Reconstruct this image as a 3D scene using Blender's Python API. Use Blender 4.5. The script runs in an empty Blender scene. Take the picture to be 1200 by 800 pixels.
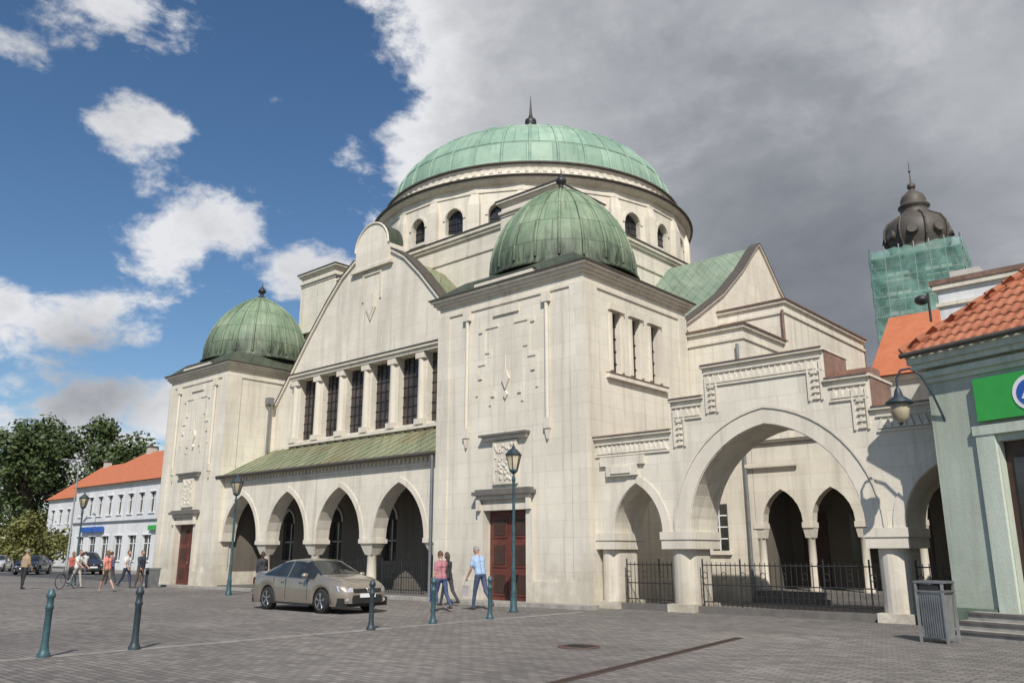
import bpy, bmesh, math, random
from mathutils import Vector, Matrix
random.seed(7)
R=math.radians
scene=bpy.context.scene
COL=scene.collection
# ------------------------------------------------------------------ materials
def NT(name):
    m=bpy.data.materials.new(name); m.use_nodes=True
    nt=m.node_tree; b=nt.nodes['Principled BSDF']
    return m,nt,b
def MA(nt,op,a,b=None,c=None,clamp=False):
    n=nt.nodes.new('ShaderNodeMath'); n.operation=op; n.use_clamp=clamp
    for i,x in enumerate((a,b,c)):
        if x is None: continue
        if isinstance(x,(int,float)): n.inputs[i].default_value=x
        else: nt.links.new(x,n.inputs[i])
    return n.outputs[0]
def MR(nt,x,a,b,c,d,smooth=False):
    n=nt.nodes.new('ShaderNodeMapRange')
    if smooth: n.interpolation_type='SMOOTHSTEP'
    nt.links.new(x,n.inputs[0])
    for i,v in enumerate((a,b,c,d)): n.inputs[i+1].default_value=v
    return n.outputs[0]
def VM(nt,op,a,b):
    n=nt.nodes.new('ShaderNodeVectorMath'); n.operation=op
    for i,x in enumerate((a,b)):
        if isinstance(x,(tuple,list,Vector)): n.inputs[i].default_value=tuple(x)
        elif x is not None: nt.links.new(x,n.inputs[i])
    return n
def NOISE(nt,vec,scale,detail=4,rough=.55,dist=0):
    n=nt.nodes.new('ShaderNodeTexNoise'); n.inputs['Scale'].default_value=scale
    n.inputs['Detail'].default_value=detail; n.inputs['Roughness'].default_value=rough
    n.inputs['Distortion'].default_value=dist
    if vec is not None: nt.links.new(vec,n.inputs['Vector'])
    return n.outputs['Fac']
def MIX(nt,f,a,b,blend='MIX'):
    n=nt.nodes.new('ShaderNodeMix'); n.data_type='RGBA'; n.blend_type=blend
    for s,x in ((n.inputs[0],f),(n.inputs[6],a),(n.inputs[7],b)):
        if isinstance(x,(int,float)): s.default_value=x
        elif isinstance(x,(tuple,list)): s.default_value=tuple(x)+(1,) if len(x)==3 else tuple(x)
        else: nt.links.new(x,s)
    return n.outputs[2]
def POS(nt):
    return nt.nodes.new('ShaderNodeNewGeometry').outputs['Position']
def OBJ(nt):
    return nt.nodes.new('ShaderNodeTexCoord').outputs['Object']
def SEP(nt,v):
    n=nt.nodes.new('ShaderNodeSeparateXYZ'); nt.links.new(v,n.inputs[0]); return n.outputs
def COMB(nt,x,y,z):
    n=nt.nodes.new('ShaderNodeCombineXYZ')
    for i,q in enumerate((x,y,z)):
        if isinstance(q,(int,float)): n.inputs[i].default_value=q
        else: nt.links.new(q,n.inputs[i])
    return n.outputs[0]
def GREY(nt,f):
    return COMB(nt,f,f,f)
def BUMP(nt,b,h,strength=.3,dist=.02):
    n=nt.nodes.new('ShaderNodeBump'); n.inputs['Strength'].default_value=strength
    n.inputs['Distance'].default_value=dist; nt.links.new(h,n.inputs['Height'])
    nt.links.new(n.outputs[0],b.inputs['Normal'])
MATS={}
def simple(key,col,rough=.6,metal=0,var=.18,scale=4,bump=0):
    m,nt,b=NT(key); p=POS(nt)
    n=NOISE(nt,p,scale,4,.6)
    f=MR(nt,n,.3,.7,1-var,1+var)
    c=MIX(nt,1.0,tuple(col),GREY(nt,f),'MULTIPLY')
    nt.links.new(c,b.inputs['Base Color'])
    b.inputs['Roughness'].default_value=rough; b.inputs['Metallic'].default_value=metal
    if bump: BUMP(nt,b,NOISE(nt,p,scale*8,2),bump,.01)
    MATS[key]=m; return m
def wallmat(key,col,brick=True,grime=.8,bw=1.25,rh=.52):
    m,nt,b=NT(key); p=POS(nt); s=SEP(nt,p)
    base=tuple(col)
    big=NOISE(nt,p,.33,5,.65)
    f1=MR(nt,big,.3,.7,.86,1.06)
    sv=VM(nt,'MULTIPLY',p,(1.6,1.6,.14)).outputs[0]
    f2=MR(nt,NOISE(nt,sv,1.3,5,.65),.48,.72,1.0,.78)
    f=MA(nt,'MULTIPLY',f1,f2)
    c=MIX(nt,1.0,base,GREY(nt,f),'MULTIPLY')
    hgt=NOISE(nt,p,22,3,.7)
    c=MIX(nt,1.0,c,GREY(nt,MR(nt,hgt,.3,.7,.94,1.05)),'MULTIPLY')
    c=MIX(nt,MR(nt,NOISE(nt,p,.9,5,.7),.52,.68,0,.5),c,(col[0]*.82,col[1]*.83,col[2]*.84))
    if brick:
        br=nt.nodes.new('ShaderNodeTexBrick')
        nt.links.new(COMB(nt,MA(nt,'ADD',s[0],s[1]),s[2],0),br.inputs['Vector'])
        br.inputs['Scale'].default_value=1; br.inputs['Brick Width'].default_value=bw
        br.inputs['Row Height'].default_value=rh; br.inputs['Mortar Size'].default_value=.007
        br.inputs['Mortar Smooth'].default_value=.5
        br.inputs['Color1'].default_value=(1,1,1,1); br.inputs['Color2'].default_value=(.94,.935,.92,1)
        br.inputs['Mortar'].default_value=(.78,.76,.73,1)
        c=MIX(nt,1.0,c,br.outputs['Color'],'MULTIPLY')
        hgt=MA(nt,'SUBTRACT',MA(nt,'MULTIPLY',hgt,.35),MA(nt,'MULTIPLY',br.outputs['Fac'],.6))
    g=MA(nt,'MULTIPLY',MR(nt,s[2],0,2.0,1,0),MR(nt,NOISE(nt,p,1.7,4,.7),.30,.60,0,1))
    g=MA(nt,'MULTIPLY',g,grime,clamp=True)
    c=MIX(nt,g,c,(col[0]*.42,col[1]*.39,col[2]*.34))
    g2=MR(nt,NOISE(nt,VM(nt,'MULTIPLY',p,(4.5,4.5,.22)).outputs[0],1,4,.6),.56,.74,0,.6)
    c=MIX(nt,g2,c,(col[0]*.58,col[1]*.56,col[2]*.53))
    nt.links.new(c,b.inputs['Base Color']); b.inputs['Roughness'].default_value=.88
    b.inputs['Specular IOR Level'].default_value=.25
    BUMP(nt,b,hgt,.4,.014)
    MATS[key]=m
def coppermat(key,c1,c2,dark,ang=False,pw=.9,ph=1.3,darkamt=.5,zd=None,rust=None):
    m,nt,b=NT(key); p=OBJ(nt) if ang else POS(nt); s=SEP(nt,p)
    if ang:
        a=MA(nt,'MULTIPLY',MA(nt,'ARCTAN2',s[1],s[0]),ang)
        uv=COMB(nt,a,s[2],0)
        st=COMB(nt,MA(nt,'MULTIPLY',a,2.2),MA(nt,'MULTIPLY',s[2],.35),0)
    else:
        uv=COMB(nt,MA(nt,'ADD',s[0],s[1]),s[2],0)
        st=COMB(nt,MA(nt,'MULTIPLY',MA(nt,'ADD',s[0],s[1]),2.5),MA(nt,'MULTIPLY',s[2],.5),0)
    br=nt.nodes.new('ShaderNodeTexBrick'); nt.links.new(uv,br.inputs['Vector'])
    br.inputs['Scale'].default_value=1; br.inputs['Brick Width'].default_value=pw
    br.inputs['Row Height'].default_value=ph; br.inputs['Mortar Size'].default_value=.018
    br.inputs['Color1'].default_value=(1,1,1,1); br.inputs['Color2'].default_value=(.74,.78,.77,1)
    br.inputs['Mortar'].default_value=(.5,.5,.5,1)
    n1=NOISE(nt,p,.8,5,.65)
    c=MIX(nt,MR(nt,n1,.35,.65,0,1),tuple(c1),tuple(c2))
    if rust: c=MIX(nt,MR(nt,NOISE(nt,p,.45,5,.7),.50,.66,0,.8),c,tuple(rust))
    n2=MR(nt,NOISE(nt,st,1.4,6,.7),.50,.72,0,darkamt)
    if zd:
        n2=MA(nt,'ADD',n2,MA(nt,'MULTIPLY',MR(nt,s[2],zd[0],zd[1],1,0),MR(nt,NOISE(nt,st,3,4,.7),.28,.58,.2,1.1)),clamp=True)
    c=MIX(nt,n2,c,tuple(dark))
    c=MIX(nt,1.0,c,br.outputs['Color'],'MULTIPLY')
    nt.links.new(c,b.inputs['Base Color']); b.inputs['Roughness'].default_value=.62
    BUMP(nt,b,MA(nt,'SUBTRACT',NOISE(nt,p,6,3),br.outputs['Fac']),.35,.025)
    MATS[key]=m
def glassmat(key,col,rough=.12):
    m,nt,b=NT(key); p=POS(nt)
    c=MIX(nt,MR(nt,NOISE(nt,p,1.3,3),.35,.65,0,1),tuple(x*.6 for x in col),tuple(x*1.5 for x in col))
    nt.links.new(c,b.inputs['Base Color']); b.inputs['Roughness'].default_value=rough
    MATS[key]=m
def tilemat(key,c1,c2):
    m,nt,b=NT(key); p=POS(nt)
    v=nt.nodes.new('ShaderNodeTexVoronoi'); v.inputs['Scale'].default_value=3.6; nt.links.new(p,v.inputs['Vector'])
    s=SEP(nt,v.outputs['Color'])
    f=MA(nt,'ADD',MA(nt,'MULTIPLY',s[0],.6),MA(nt,'MULTIPLY',NOISE(nt,p,1.2,4),.5),clamp=True)
    c=MIX(nt,f,tuple(c1),tuple(c2)); nt.links.new(c,b.inputs['Base Color']); b.inputs['Roughness'].default_value=.8
    b.inputs['Specular IOR Level'].default_value=.3
    MATS[key]=m
wallmat('limestone_render',(.695,.65,.56))
wallmat('limestone_trim',(.665,.615,.525),brick=False,grime=.5)
wallmat('painted_shade_wall',(.17,.15,.125),brick=False,grime=.5)  # wall colour darkened to paint in the shade inside arcade and loggia
wallmat('mint_render',(.45,.495,.415),brick=False,grime=.5)
wallmat('pale_mint_trim',(.54,.59,.50),brick=False,grime=.2)
wallmat('green_plinth',(.22,.29,.22),brick=False,grime=.8)
wallmat('white_render',(.66,.67,.68),brick=False,grime=.3)
wallmat('yellow_render',(.62,.52,.33),brick=False,grime=.3)
wallmat('grey_render',(.5,.48,.44),brick=False,grime=.3)
coppermat('dome_copper',(.205,.335,.26),(.31,.43,.335),(.12,.18,.14),ang=8.0,pw=1.3,ph=1.5,darkamt=.5)
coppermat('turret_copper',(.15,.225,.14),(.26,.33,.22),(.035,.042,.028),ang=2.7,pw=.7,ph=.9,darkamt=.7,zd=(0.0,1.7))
coppermat('roof_copper',(.215,.24,.145),(.28,.285,.18),(.10,.10,.06),pw=.6,ph=9,darkamt=.6,rust=(.23,.185,.10))
coppermat('transept_copper',(.19,.26,.195),(.28,.34,.255),(.11,.12,.09),pw=.6,ph=9,darkamt=.6)
coppermat('skirt_copper',(.05,.062,.042),(.08,.095,.065),(.025,.03,.025),pw=.6,ph=9,darkamt=.6)
simple('coping_dark',(.07,.06,.05),.6)
simple('coping_rust',(.17,.10,.075),.6,var=.35)
simple('copper_sheet',(.26,.15,.11),.5,metal=.2,var=.35,scale=2)
simple('door_red',(.12,.035,.025),.5,var=.3,scale=3)
simple('dark_wood',(.05,.025,.018),.5)
simple('iron_black',(.02,.02,.022),.5)
simple('post_teal',(.035,.08,.095),.45,var=.35,scale=9)
simple('post_dark',(.025,.04,.05),.5,var=.25,scale=9)
simple('steel_grey',(.30,.31,.31),.45,metal=.5)
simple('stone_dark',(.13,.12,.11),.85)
simple('zinc',(.20,.21,.22),.45,metal=.4)
simple('sign_green',(.04,.34,.06),.4,var=.08)
simple('sign_blue',(.03,.10,.40),.4,var=.05)
simple('sign_white',(.75,.75,.75),.4,var=.03)
simple('interior_dark',(.02,.02,.02),.9)
simple('bark',(.08,.06,.045),.9,scale=8)
glassmat('window_glass',(.035,.035,.035))
glassmat('leaded_glass',(.055,.042,.038),.2)
glassmat('lantern_glass',(.40,.34,.24),.25)
tilemat('roof_tiles',(.27,.09,.05),(.40,.155,.085))
tilemat('roof_tiles_old',(.38,.115,.055),(.46,.16,.08))
def leafmat(key,c1,c2):
    m,nt,b=NT(key); p=POS(nt)
    c=MIX(nt,MR(nt,NOISE(nt,p,.5,3),.35,.65,0,1),tuple(c1),tuple(c2)); nt.links.new(c,b.inputs['Base Color'])
    b.inputs['Roughness'].default_value=.6; MATS[key]=m
leafmat('leaves_green',(.030,.055,.015),(.07,.10,.025))
leafmat('leaves_olive',(.09,.10,.02),(.14,.14,.035))
def netmat():
    m,nt,b=NT('scaffold_net'); p=POS(nt)
    c=MIX(nt,MR(nt,NOISE(nt,p,.6,4),.35,.65,0,1),(.13,.31,.255),(.27,.46,.39))
    nt.links.new(c,b.inputs['Base Color']); b.inputs['Roughness'].default_value=.8
    a=MR(nt,NOISE(nt,p,.9,4),.35,.65,.30,.60)
    nt.links.new(a,b.inputs['Alpha'])
    MATS['scaffold_net']=m
netmat()
def groundmat():
    m,nt,b=NT('paving'); p=POS(nt)
    br=nt.nodes.new('ShaderNodeTexBrick'); nt.links.new(p,br.inputs['Vector'])
    br.inputs['Scale'].default_value=1; br.inputs['Brick Width'].default_value=.26; br.inputs['Row Height'].default_value=.13
    br.inputs['Mortar Size'].default_value=.009; br.inputs['Mortar Smooth'].default_value=.3
    br.inputs['Color1'].default_value=(.225,.205,.188,1); br.inputs['Color2'].default_value=(.14,.129,.12,1); br.inputs['Mortar'].default_value=(.062,.057,.052,1)
    f1=MR(nt,NOISE(nt,p,.22,5,.65),.3,.7,.72,1.2)
    f2=MR(nt,NOISE(nt,p,2.6,5,.7),.35,.75,1.08,.78)
    c=MIX(nt,1.0,br.outputs['Color'],GREY(nt,MA(nt,'MULTIPLY',f1,f2)),'MULTIPLY')
    b2=nt.nodes.new('ShaderNodeTexBrick'); nt.links.new(p,b2.inputs['Vector'])
    b2.inputs['Scale'].default_value=1; b2.inputs['Brick Width'].default_value=6.5; b2.inputs['Row Height'].default_value=4.3; b2.inputs['Mortar Size'].default_value=.03
    b2.inputs['Color1'].default_value=(1.05,1.04,1.03,1); b2.inputs['Color2'].default_value=(.90,.90,.91,1); b2.inputs['Mortar'].default_value=(.75,.75,.75,1)
    c=MIX(nt,1.0,c,b2.outputs['Color'],'MULTIPLY')
    v=nt.nodes.new('ShaderNodeTexVoronoi'); v.inputs['Scale'].default_value=1.6; nt.links.new(p,v.inputs['Vector'])
    sp=MR(nt,v.outputs['Distance'],.03,.07,.6,0)
    c=MIX(nt,sp,c,(.07,.065,.06))
    st=MR(nt,NOISE(nt,VM(nt,'MULTIPLY',p,(.25,1.0,1)).outputs[0],.9,5,.7),.54,.70,0,.45)
    c=MIX(nt,st,c,(.085,.08,.075))
    nt.links.new(c,b.inputs['Base Color']); b.inputs['Roughness'].default_value=.85
    BUMP(nt,b,MA(nt,'SUBTRACT',MA(nt,'MULTIPLY',NOISE(nt,p,20,3),.5),br.outputs['Fac']),.7,.012)
    MATS['paving']=m
groundmat()
simple('paving_band',(.22,.205,.19),.85,var=.35,scale=3)
simple('asphalt',(.055,.055,.057),.9,var=.2,scale=2)
simple('kerb_stone',(.30,.285,.255),.85,var=.25)
simple('drain_rust',(.09,.05,.037),.7,var=.3,scale=9)
simple('land',(.06,.08,.03),.95,var=.3,scale=.05)
simple('road_paint',(.7,.7,.68),.7,var=.1)

# ------------------------------------------------------------------ mesh builder
class MB:
    def __init__(s): s.v=[];s.f=[];s.m=[];s.s=[];s.T=None
    def add(s,vs,fs,m,smooth=False):
        o=len(s.v)
        if s.T: vs=[s.T(v) for v in vs]
        s.v+= [tuple(v) for v in vs]
        for f in fs:
            s.f.append([i+o for i in f]); s.m.append(m); s.s.append(smooth)
    def box(s,x0,x1,y0,y1,z0,z1,m):
        vs=[(x,y,z) for z in (z0,z1) for y in (y0,y1) for x in (x0,x1)]
        s.add(vs,[(0,2,3,1),(4,5,7,6),(0,1,5,4),(2,6,7,3),(0,4,6,2),(1,3,7,5)],m)
    def frustum(s,cx,cy,z0,z1,hx0,hy0,hx1,hy1,m):
        vs=[(cx-hx0,cy-hy0,z0),(cx+hx0,cy-hy0,z0),(cx+hx0,cy+hy0,z0),(cx-hx0,cy+hy0,z0),
            (cx-hx1,cy-hy1,z1),(cx+hx1,cy-hy1,z1),(cx+hx1,cy+hy1,z1),(cx-hx1,cy+hy1,z1)]
        s.add(vs,[(3,2,1,0),(4,5,6,7),(0,1,5,4),(1,2,6,5),(2,3,7,6),(3,0,4,7)],m)
    def prism(s,poly,axis,c0,c1,m):
        n=len(poly); vs=[]
        for c in (c0,c1):
            for a,b in poly:
                vs.append({'x':(c,a,b),'y':(a,c,b),'z':(a,b,c)}[axis])
        fs=[list(range(n)),list(range(2*n-1,n-1,-1))]+[(i,(i+1)%n,(i+1)%n+n,i+n) for i in range(n)]
        s.add(vs,fs,m)
    def lathe(s,prof,cx,cy,n,m,smooth=True,a0=0):
        vs=[];fs=[]
        for r,z in prof:
            for i in range(n):
                a=a0+2*math.pi*i/n; vs.append((cx+r*math.cos(a),cy+r*math.sin(a),z))
        for j in range(len(prof)-1):
            for i in range(n):
                k=(i+1)%n; fs.append((j*n+i,j*n+k,(j+1)*n+k,(j+1)*n+i))
        s.add(vs,fs,m,smooth)
        s.add(vs[:n],[list(range(n))[::-1]],m); s.add(vs[-n:],[list(range(n))],m)
    def tube(s,p0,p1,r0,r1,n,m,smooth=True):
        p0=Vector(p0);p1=Vector(p1); d=(p1-p0)
        if d.length<1e-6: return
        q=d.to_track_quat('Z','Y'); vs=[]
        for p,r in ((p0,r0),(p1,r1)):
            for i in range(n):
                a=2*math.pi*i/n; vs.append(p+q@Vector((r*math.cos(a),r*math.sin(a),0)))
        s.add(vs,[(i,(i+1)%n,(i+1)%n+n,i+n) for i in range(n)],m,smooth)
        s.add(vs[:n],[list(range(n))[::-1]],m); s.add(vs[n:],[list(range(n))],m)
    def path(s,pts,r,n,m):
        for a,b in zip(pts[:-1],pts[1:]): s.tube(a,b,r,r,n,m)
    def sphere(s,c,rx,ry,rz,m,n=12,k=8):
        vs=[];fs=[]
        for j in range(k+1):
            t=math.pi*j/k
            for i in range(n):
                a=2*math.pi*i/n
                vs.append((c[0]+rx*math.sin(t)*math.cos(a),c[1]+ry*math.sin(t)*math.sin(a),c[2]-rz*math.cos(t)))
        for j in range(k):
            for i in range(n): fs.append((j*n+i,j*n+(i+1)%n,(j+1)*n+(i+1)%n,(j+1)*n+i))
        s.add(vs,fs,m,True)
    def wall(s,x0,x1,z0,z1,y0,y1,holes,m):
        xs=sorted({x0,x1}|{h[0] for h in holes}|{h[1] for h in holes}); zs=sorted({z0,z1}|{h[2] for h in holes}|{h[3] for h in holes})
        def solid(i,j):
            if i<0 or j<0 or i>=len(xs)-1 or j>=len(zs)-1: return False
            cx=(xs[i]+xs[i+1])/2; cz=(zs[j]+zs[j+1])/2
            return not any(h[0]<cx<h[1] and h[2]<cz<h[3] for h in holes)
        for i in range(len(xs)-1):
            for j in range(len(zs)-1):
                if not solid(i,j): continue
                a,b,c,d=xs[i],xs[i+1],zs[j],zs[j+1]
                s.add([(a,y0,c),(b,y0,c),(b,y0,d),(a,y0,d)],[(0,1,2,3)],m)
                s.add([(a,y1,c),(b,y1,c),(b,y1,d),(a,y1,d)],[(3,2,1,0)],m)
                if not solid(i-1,j): s.add([(a,y0,c),(a,y1,c),(a,y1,d),(a,y0,d)],[(3,2,1,0)],m)
                if not solid(i+1,j): s.add([(b,y0,c),(b,y1,c),(b,y1,d),(b,y0,d)],[(0,1,2,3)],m)
                if not solid(i,j-1): s.add([(a,y0,c),(b,y0,c),(b,y1,c),(a,y1,c)],[(3,2,1,0)],m)
                if not solid(i,j+1): s.add([(a,y0,d),(b,y0,d),(b,y1,d),(a,y1,d)],[(0,1,2,3)],m)
    def strips(s,segs,y0,y1,m):
        prev=None
        def side(x,za,zb,flip):
            if abs(za-zb)<1e-5: return
            s.add([(x,y0,za),(x,y1,za),(x,y1,zb),(x,y0,zb)],[(3,2,1,0) if flip else (0,1,2,3)],m)
        for k,(xa,xb,ba,bb,ta,tb) in enumerate(segs):
            s.add([(xa,y0,ba),(xb,y0,bb),(xb,y0,tb),(xa,y0,ta)],[(0,1,2,3)],m)
            s.add([(xa,y1,ba),(xb,y1,bb),(xb,y1,tb),(xa,y1,ta)],[(3,2,1,0)],m)
            s.add([(xa,y0,ba),(xb,y0,bb),(xb,y1,bb),(xa,y1,ba)],[(3,2,1,0)],m,False)
            s.add([(xa,y0,ta),(xb,y0,tb),(xb,y1,tb),(xa,y1,ta)],[(0,1,2,3)],m)
            if prev is None: side(xa,ba,ta,True)
            else:
                side(xa,prev[3],ba,False); side(xa,prev[5],ta,True)
            prev=(xa,xb,ba,bb,ta,tb)
        side(prev[1],prev[3],prev[5],False)
    def obj(s,name,parent=None,loc=(0,0,0),rotz=0,origin=None):
        me=bpy.data.meshes.new(name)
        vs=s.v
        if origin: vs=[(a-origin[0],b-origin[1],c-origin[2]) for a,b,c in vs]; loc=origin
        me.from_pydata(vs,[],s.f)
        keys=[]
        for k in s.m:
            if k not in keys: keys.append(k)
        for k in keys: me.materials.append(MATS[k])
        idx={k:i for i,k in enumerate(keys)}
        me.polygons.foreach_set('material_index',[idx[k] for k in s.m])
        me.polygons.foreach_set('use_smooth',s.s)
        me.update()
        o=bpy.data.objects.new(name,me); COL.objects.link(o)
        o.location=loc; o.rotation_euler=(0,0,rotz)
        if parent: o.parent=parent
        return o
def empty(name,loc=(0,0,0),rotz=0):
    e=bpy.data.objects.new(name,None); COL.objects.link(e); e.location=loc; e.rotation_euler=(0,0,rotz); e.empty_display_size=.3
    return e
def arch_pts(c,half,spring,rise,n=14):
    e=max(0,(rise*rise-half*half)/(2*half)); r=half+e
    sc=1 if rise>=half else rise/half
    out=[]
    for i in range(n+1):
        t=math.pi*i/n; x=-math.cos(t)*half
        z=math.sqrt(max(0,r*r-(abs(x)+e)**2))*sc
        out.append((c+x,spring+z))
    return out
def arch_segs(x0,x1,arches,zbase,top,n=14):
    bps={x0,x1}; curves=[]
    for a in arches:
        pts=arch_pts(*a,n); curves.append(pts)
        for p in pts: bps.add(round(p[0],5))
    for t in top: bps.add(t[0]);bps.add(t[1])
    bps=sorted(b for b in bps if x0-1e-6<=b<=x1+1e-6)
    def interp(pts,x):
        for (xa,za),(xb,zb) in zip(pts[:-1],pts[1:]):
            if xa-1e-5<=x<=xb+1e-5: return za+(zb-za)*(x-xa)/(xb-xa) if xb>xa else za
        return pts[-1][1]
    segs=[]
    for a,b in zip(bps[:-1],bps[1:]):
        if b-a<1e-4: continue
        xm=(a+b)/2; ba=bb=zbase
        for pts in curves:
            if pts[0][0]<xm<pts[-1][0]: ba=interp(pts,a);bb=interp(pts,b)
        for t in top:
            if t[0]-1e-6<=xm<=t[1]+1e-6:
                ta=t[2]+(t[3]-t[2])*(a-t[0])/(t[1]-t[0]); tb=t[2]+(t[3]-t[2])*(b-t[0])/(t[1]-t[0]); break
        segs.append((a,b,ba,bb,ta,tb))
    return segs
def archivolt(mb,c,half,spring,rise,w,y0,y1,m,n=20):
    inn=arch_pts(c,half,spring,rise,n); out=arch_pts(c,half+w,spring,rise+w,n)
    for i in range(n):
        a,b,cc,d=inn[i],inn[i+1],out[i+1],out[i]
        vs=[(p[0],y0,p[1]) for p in (a,b,cc,d)]+[(p[0],y1,p[1]) for p in (a,b,cc,d)]
        mb.add(vs,[(0,1,2,3),(0,4,5,1),(2,6,7,3)],m)
# ------------------------------------------------------------------ SYNAGOGUE
syn=empty('synagogue',(-30.1,35.4,0))
def sobj(mb,name,origin=None):
    o=mb.obj(name,origin=origin)
    o.parent=syn; o.matrix_parent_inverse=Matrix.Translation((30.1,-35.4,0))
    return o
W='limestone_render'; TR='limestone_trim'
YF=20.95
def tower(x0,x1,windows):
    cx=(x0+x1)/2; yb=27.45
    mb=MB()
    dw=.95
    mb.wall(x0,x1,0,10.6,YF,YF+.45,[(cx-dw,cx+dw,.02,3.0)],W)
    xr=x1-.4
    mb.box(x0,xr,YF+.45,yb,0,10.6,W)
    mb.T=lambda p:(x1-p[1],p[0],p[2])
    holes=[]
    if windows:
        for c in (22.75,23.95,25.15): holes.append((c-.27,c+.27,7.4,9.6))
    mb.wall(YF+.45,yb,0,10.6,0,.4,holes,W)
    for h in holes:
        mb.box(h[0]+.001,h[1]-.001,.22,.25,h[2],h[3],'leaded_glass')
        mb.box((h[0]+h[1])/2-.02,(h[0]+h[1])/2+.02,.18,.215,h[2],h[3],'iron_black')
        for k in range(1,5):
            z=h[2]+(h[3]-h[2])*k/5; mb.box(h[0],h[1],.18,.212,z-.015,z+.015,'iron_black')
        mb.box(h[0]-.13,h[0]-.02,-.07,-.001,h[2]+.1,h[3]-.1,TR); mb.box(h[1]+.02,h[1]+.13,-.07,-.001,h[2]+.1,h[3]-.1,TR)
        mb.box(h[0]-.18,h[1]+.18,-.11,-.001,h[3],h[3]+.2,TR)
    if windows:
        mb.box(22.1,25.8,-.14,-.001,7.22,7.36,TR); mb.box(22.1,25.8,-.16,-.001,7.365,7.40,'coping_rust')
    mb.T=None
    mb.box(x0-.07,cx-dw-.30,YF-.08,YF-.002,0,.75,TR); mb.box(cx+dw+.30,x1+.072,YF-.08,YF-.002,0,.75,TR)
    mb.box(x1+.002,x1+.07,YF-.0,yb,0,.75,TR); mb.box(x0-.07,x0-.002,YF,yb,0,.75,TR)
    for i,(p,za,zb,mm) in enumerate([(.05,10.2,10.3,TR),(.10,10.6,10.70,TR),(.19,10.70,10.82,TR),(.28,10.82,10.91,TR),(.34,10.91,10.96,'coping_dark')]):
        if za<10.6:
            mb.box(x0-p,x1+p,YF-p,YF-.002,za,zb,mm); mb.box(x1+.002,x1+p,YF,yb,za,zb,mm)
            mb.box(x0-p,x0-.002,YF,yb,za,zb,mm)
        else: mb.box(x0-p,x1+p,YF-p,yb+p,za,zb,mm)
    for a,b in ((x0-.04,x0+.55),(x1-.55,x1+.04)):
        mb.box(a,b,YF-.05,YF-.003,.752,10.199,W)
    mb.box(x1+.003,x1+.05,YF-.0,YF+.7,.752,10.199,W); mb.box(x1+.003,x1+.05,yb-.6,yb,.752,10.199,W)
    y1=YF-.003
    for sx in (-1,1):
        x=cx+sx*1.87
        mb.tube((x,YF-.06,5.9),(x,YF-.06,9.85),.07,.07,10,TR)
        mb.box(x-.16,x+.16,YF-.15,y1,9.85,10.19,TR); mb.box(x-.12,x+.12,YF-.13,y1,5.55,5.9,TR); mb.frustum(x,YF-.05,5.2,5.55,.02,.04,.10,.05,TR)
        for (xa,xb,za,zb) in ((1.0,1.1,8.1,9.5),(1.101,1.45,8.1,8.2),(.7,.8,6.6,8.6),(.801,.999,8.5,8.6),(1.35,1.45,7.0,8.099),(.38,.999,9.4,9.5)):
            a,b=sorted((cx+sx*xa,cx+sx*xb)); mb.box(a,b,YF-.035,y1,za,zb,W)
        for (xa,za) in ((1.15,7.6),(1.15,9.3),(.55,6.9)):
            a,b=sorted((cx+sx*xa,cx+sx*(xa+.16))); mb.box(a,b,YF-.05,y1,za,za+.16,TR)
    mb.box(cx-.6,cx+.6,YF-.07,y1,9.8,10.1,TR)
    mb.box(cx-1.4,cx+1.4,YF-.22,YF-.06,10.962,11.15,TR); mb.box(cx-1.45,cx+1.45,YF-.24,YF-.04,11.151,11.19,'coping_dark')
    mb.prism([(cx,7.1),(cx+.17,7.45),(cx,7.85),(cx-.17,7.45)],'y',YF-.08,y1,TR)
    mb.tube((cx,YF-.04,7.8),(cx,YF-.04,8.3),.04,.025,8,TR)
    mb.prism([(cx,6.75),(cx+.1,6.9),(cx,7.05),(cx-.1,6.9)],'y',YF-.07,y1,TR)
    mb.box(cx-.55,cx+.55,YF-.09,y1,3.85,5.32,TR)
    rr=random.Random(3)
    for i in range(60):
        x=cx+rr.uniform(-.42,.42); z=rr.uniform(4.0,5.2); r=rr.uniform(.03,.065)
        mb.sphere((x,YF-.092,z),r,.035,r*rr.uniform(.7,1.6),TR,7,5)
    mb.box(cx-.5,cx-.47,YF-.12,YF-.091,3.92,5.26,TR); mb.box(cx+.47,cx+.5,YF-.12,YF-.091,3.92,5.26,TR)
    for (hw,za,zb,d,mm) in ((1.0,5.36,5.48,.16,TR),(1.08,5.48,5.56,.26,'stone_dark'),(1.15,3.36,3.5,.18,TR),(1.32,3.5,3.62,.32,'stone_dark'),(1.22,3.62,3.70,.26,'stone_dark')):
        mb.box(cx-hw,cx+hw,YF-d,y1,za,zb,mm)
    for sx in (-1,1):
        a,b=sorted((cx+sx*(dw+.002),cx+sx*(dw+.28))); mb.box(a,b,YF-.10,y1-.001,0,3.2,TR)
        a,b=sorted((cx+sx*1.05,cx+sx*1.2)); mb.box(a,b,YF-.22,YF-.11,3.0,3.36,TR)
    mb.box(cx-dw,cx+dw,YF-.10,y1-.001,3.0,3.2,TR)
    sobj(mb,'tower_walls')
    db=MB(); yd=YF+.25
    for sx in (-1,1):
        a,b=sorted((cx+sx*.01,cx+sx*dw)); db.box(a,b,yd,yd+.08,.03,2.98,'door_red')
        for za,zb in ((.25,1.0),(1.15,1.95),(2.1,2.8)):
            db.box(a+.13,b-.13,yd-.03,yd-.001,za,zb,'door_red'); db.box(a+.22,b-.22,yd-.05,yd-.031,za+.09,zb-.09,'dark_wood')
    db.sphere((cx+.12,yd-.06,1.15),.03,.04,.03,'steel_grey')
    sobj(db,'tower_door')
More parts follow.
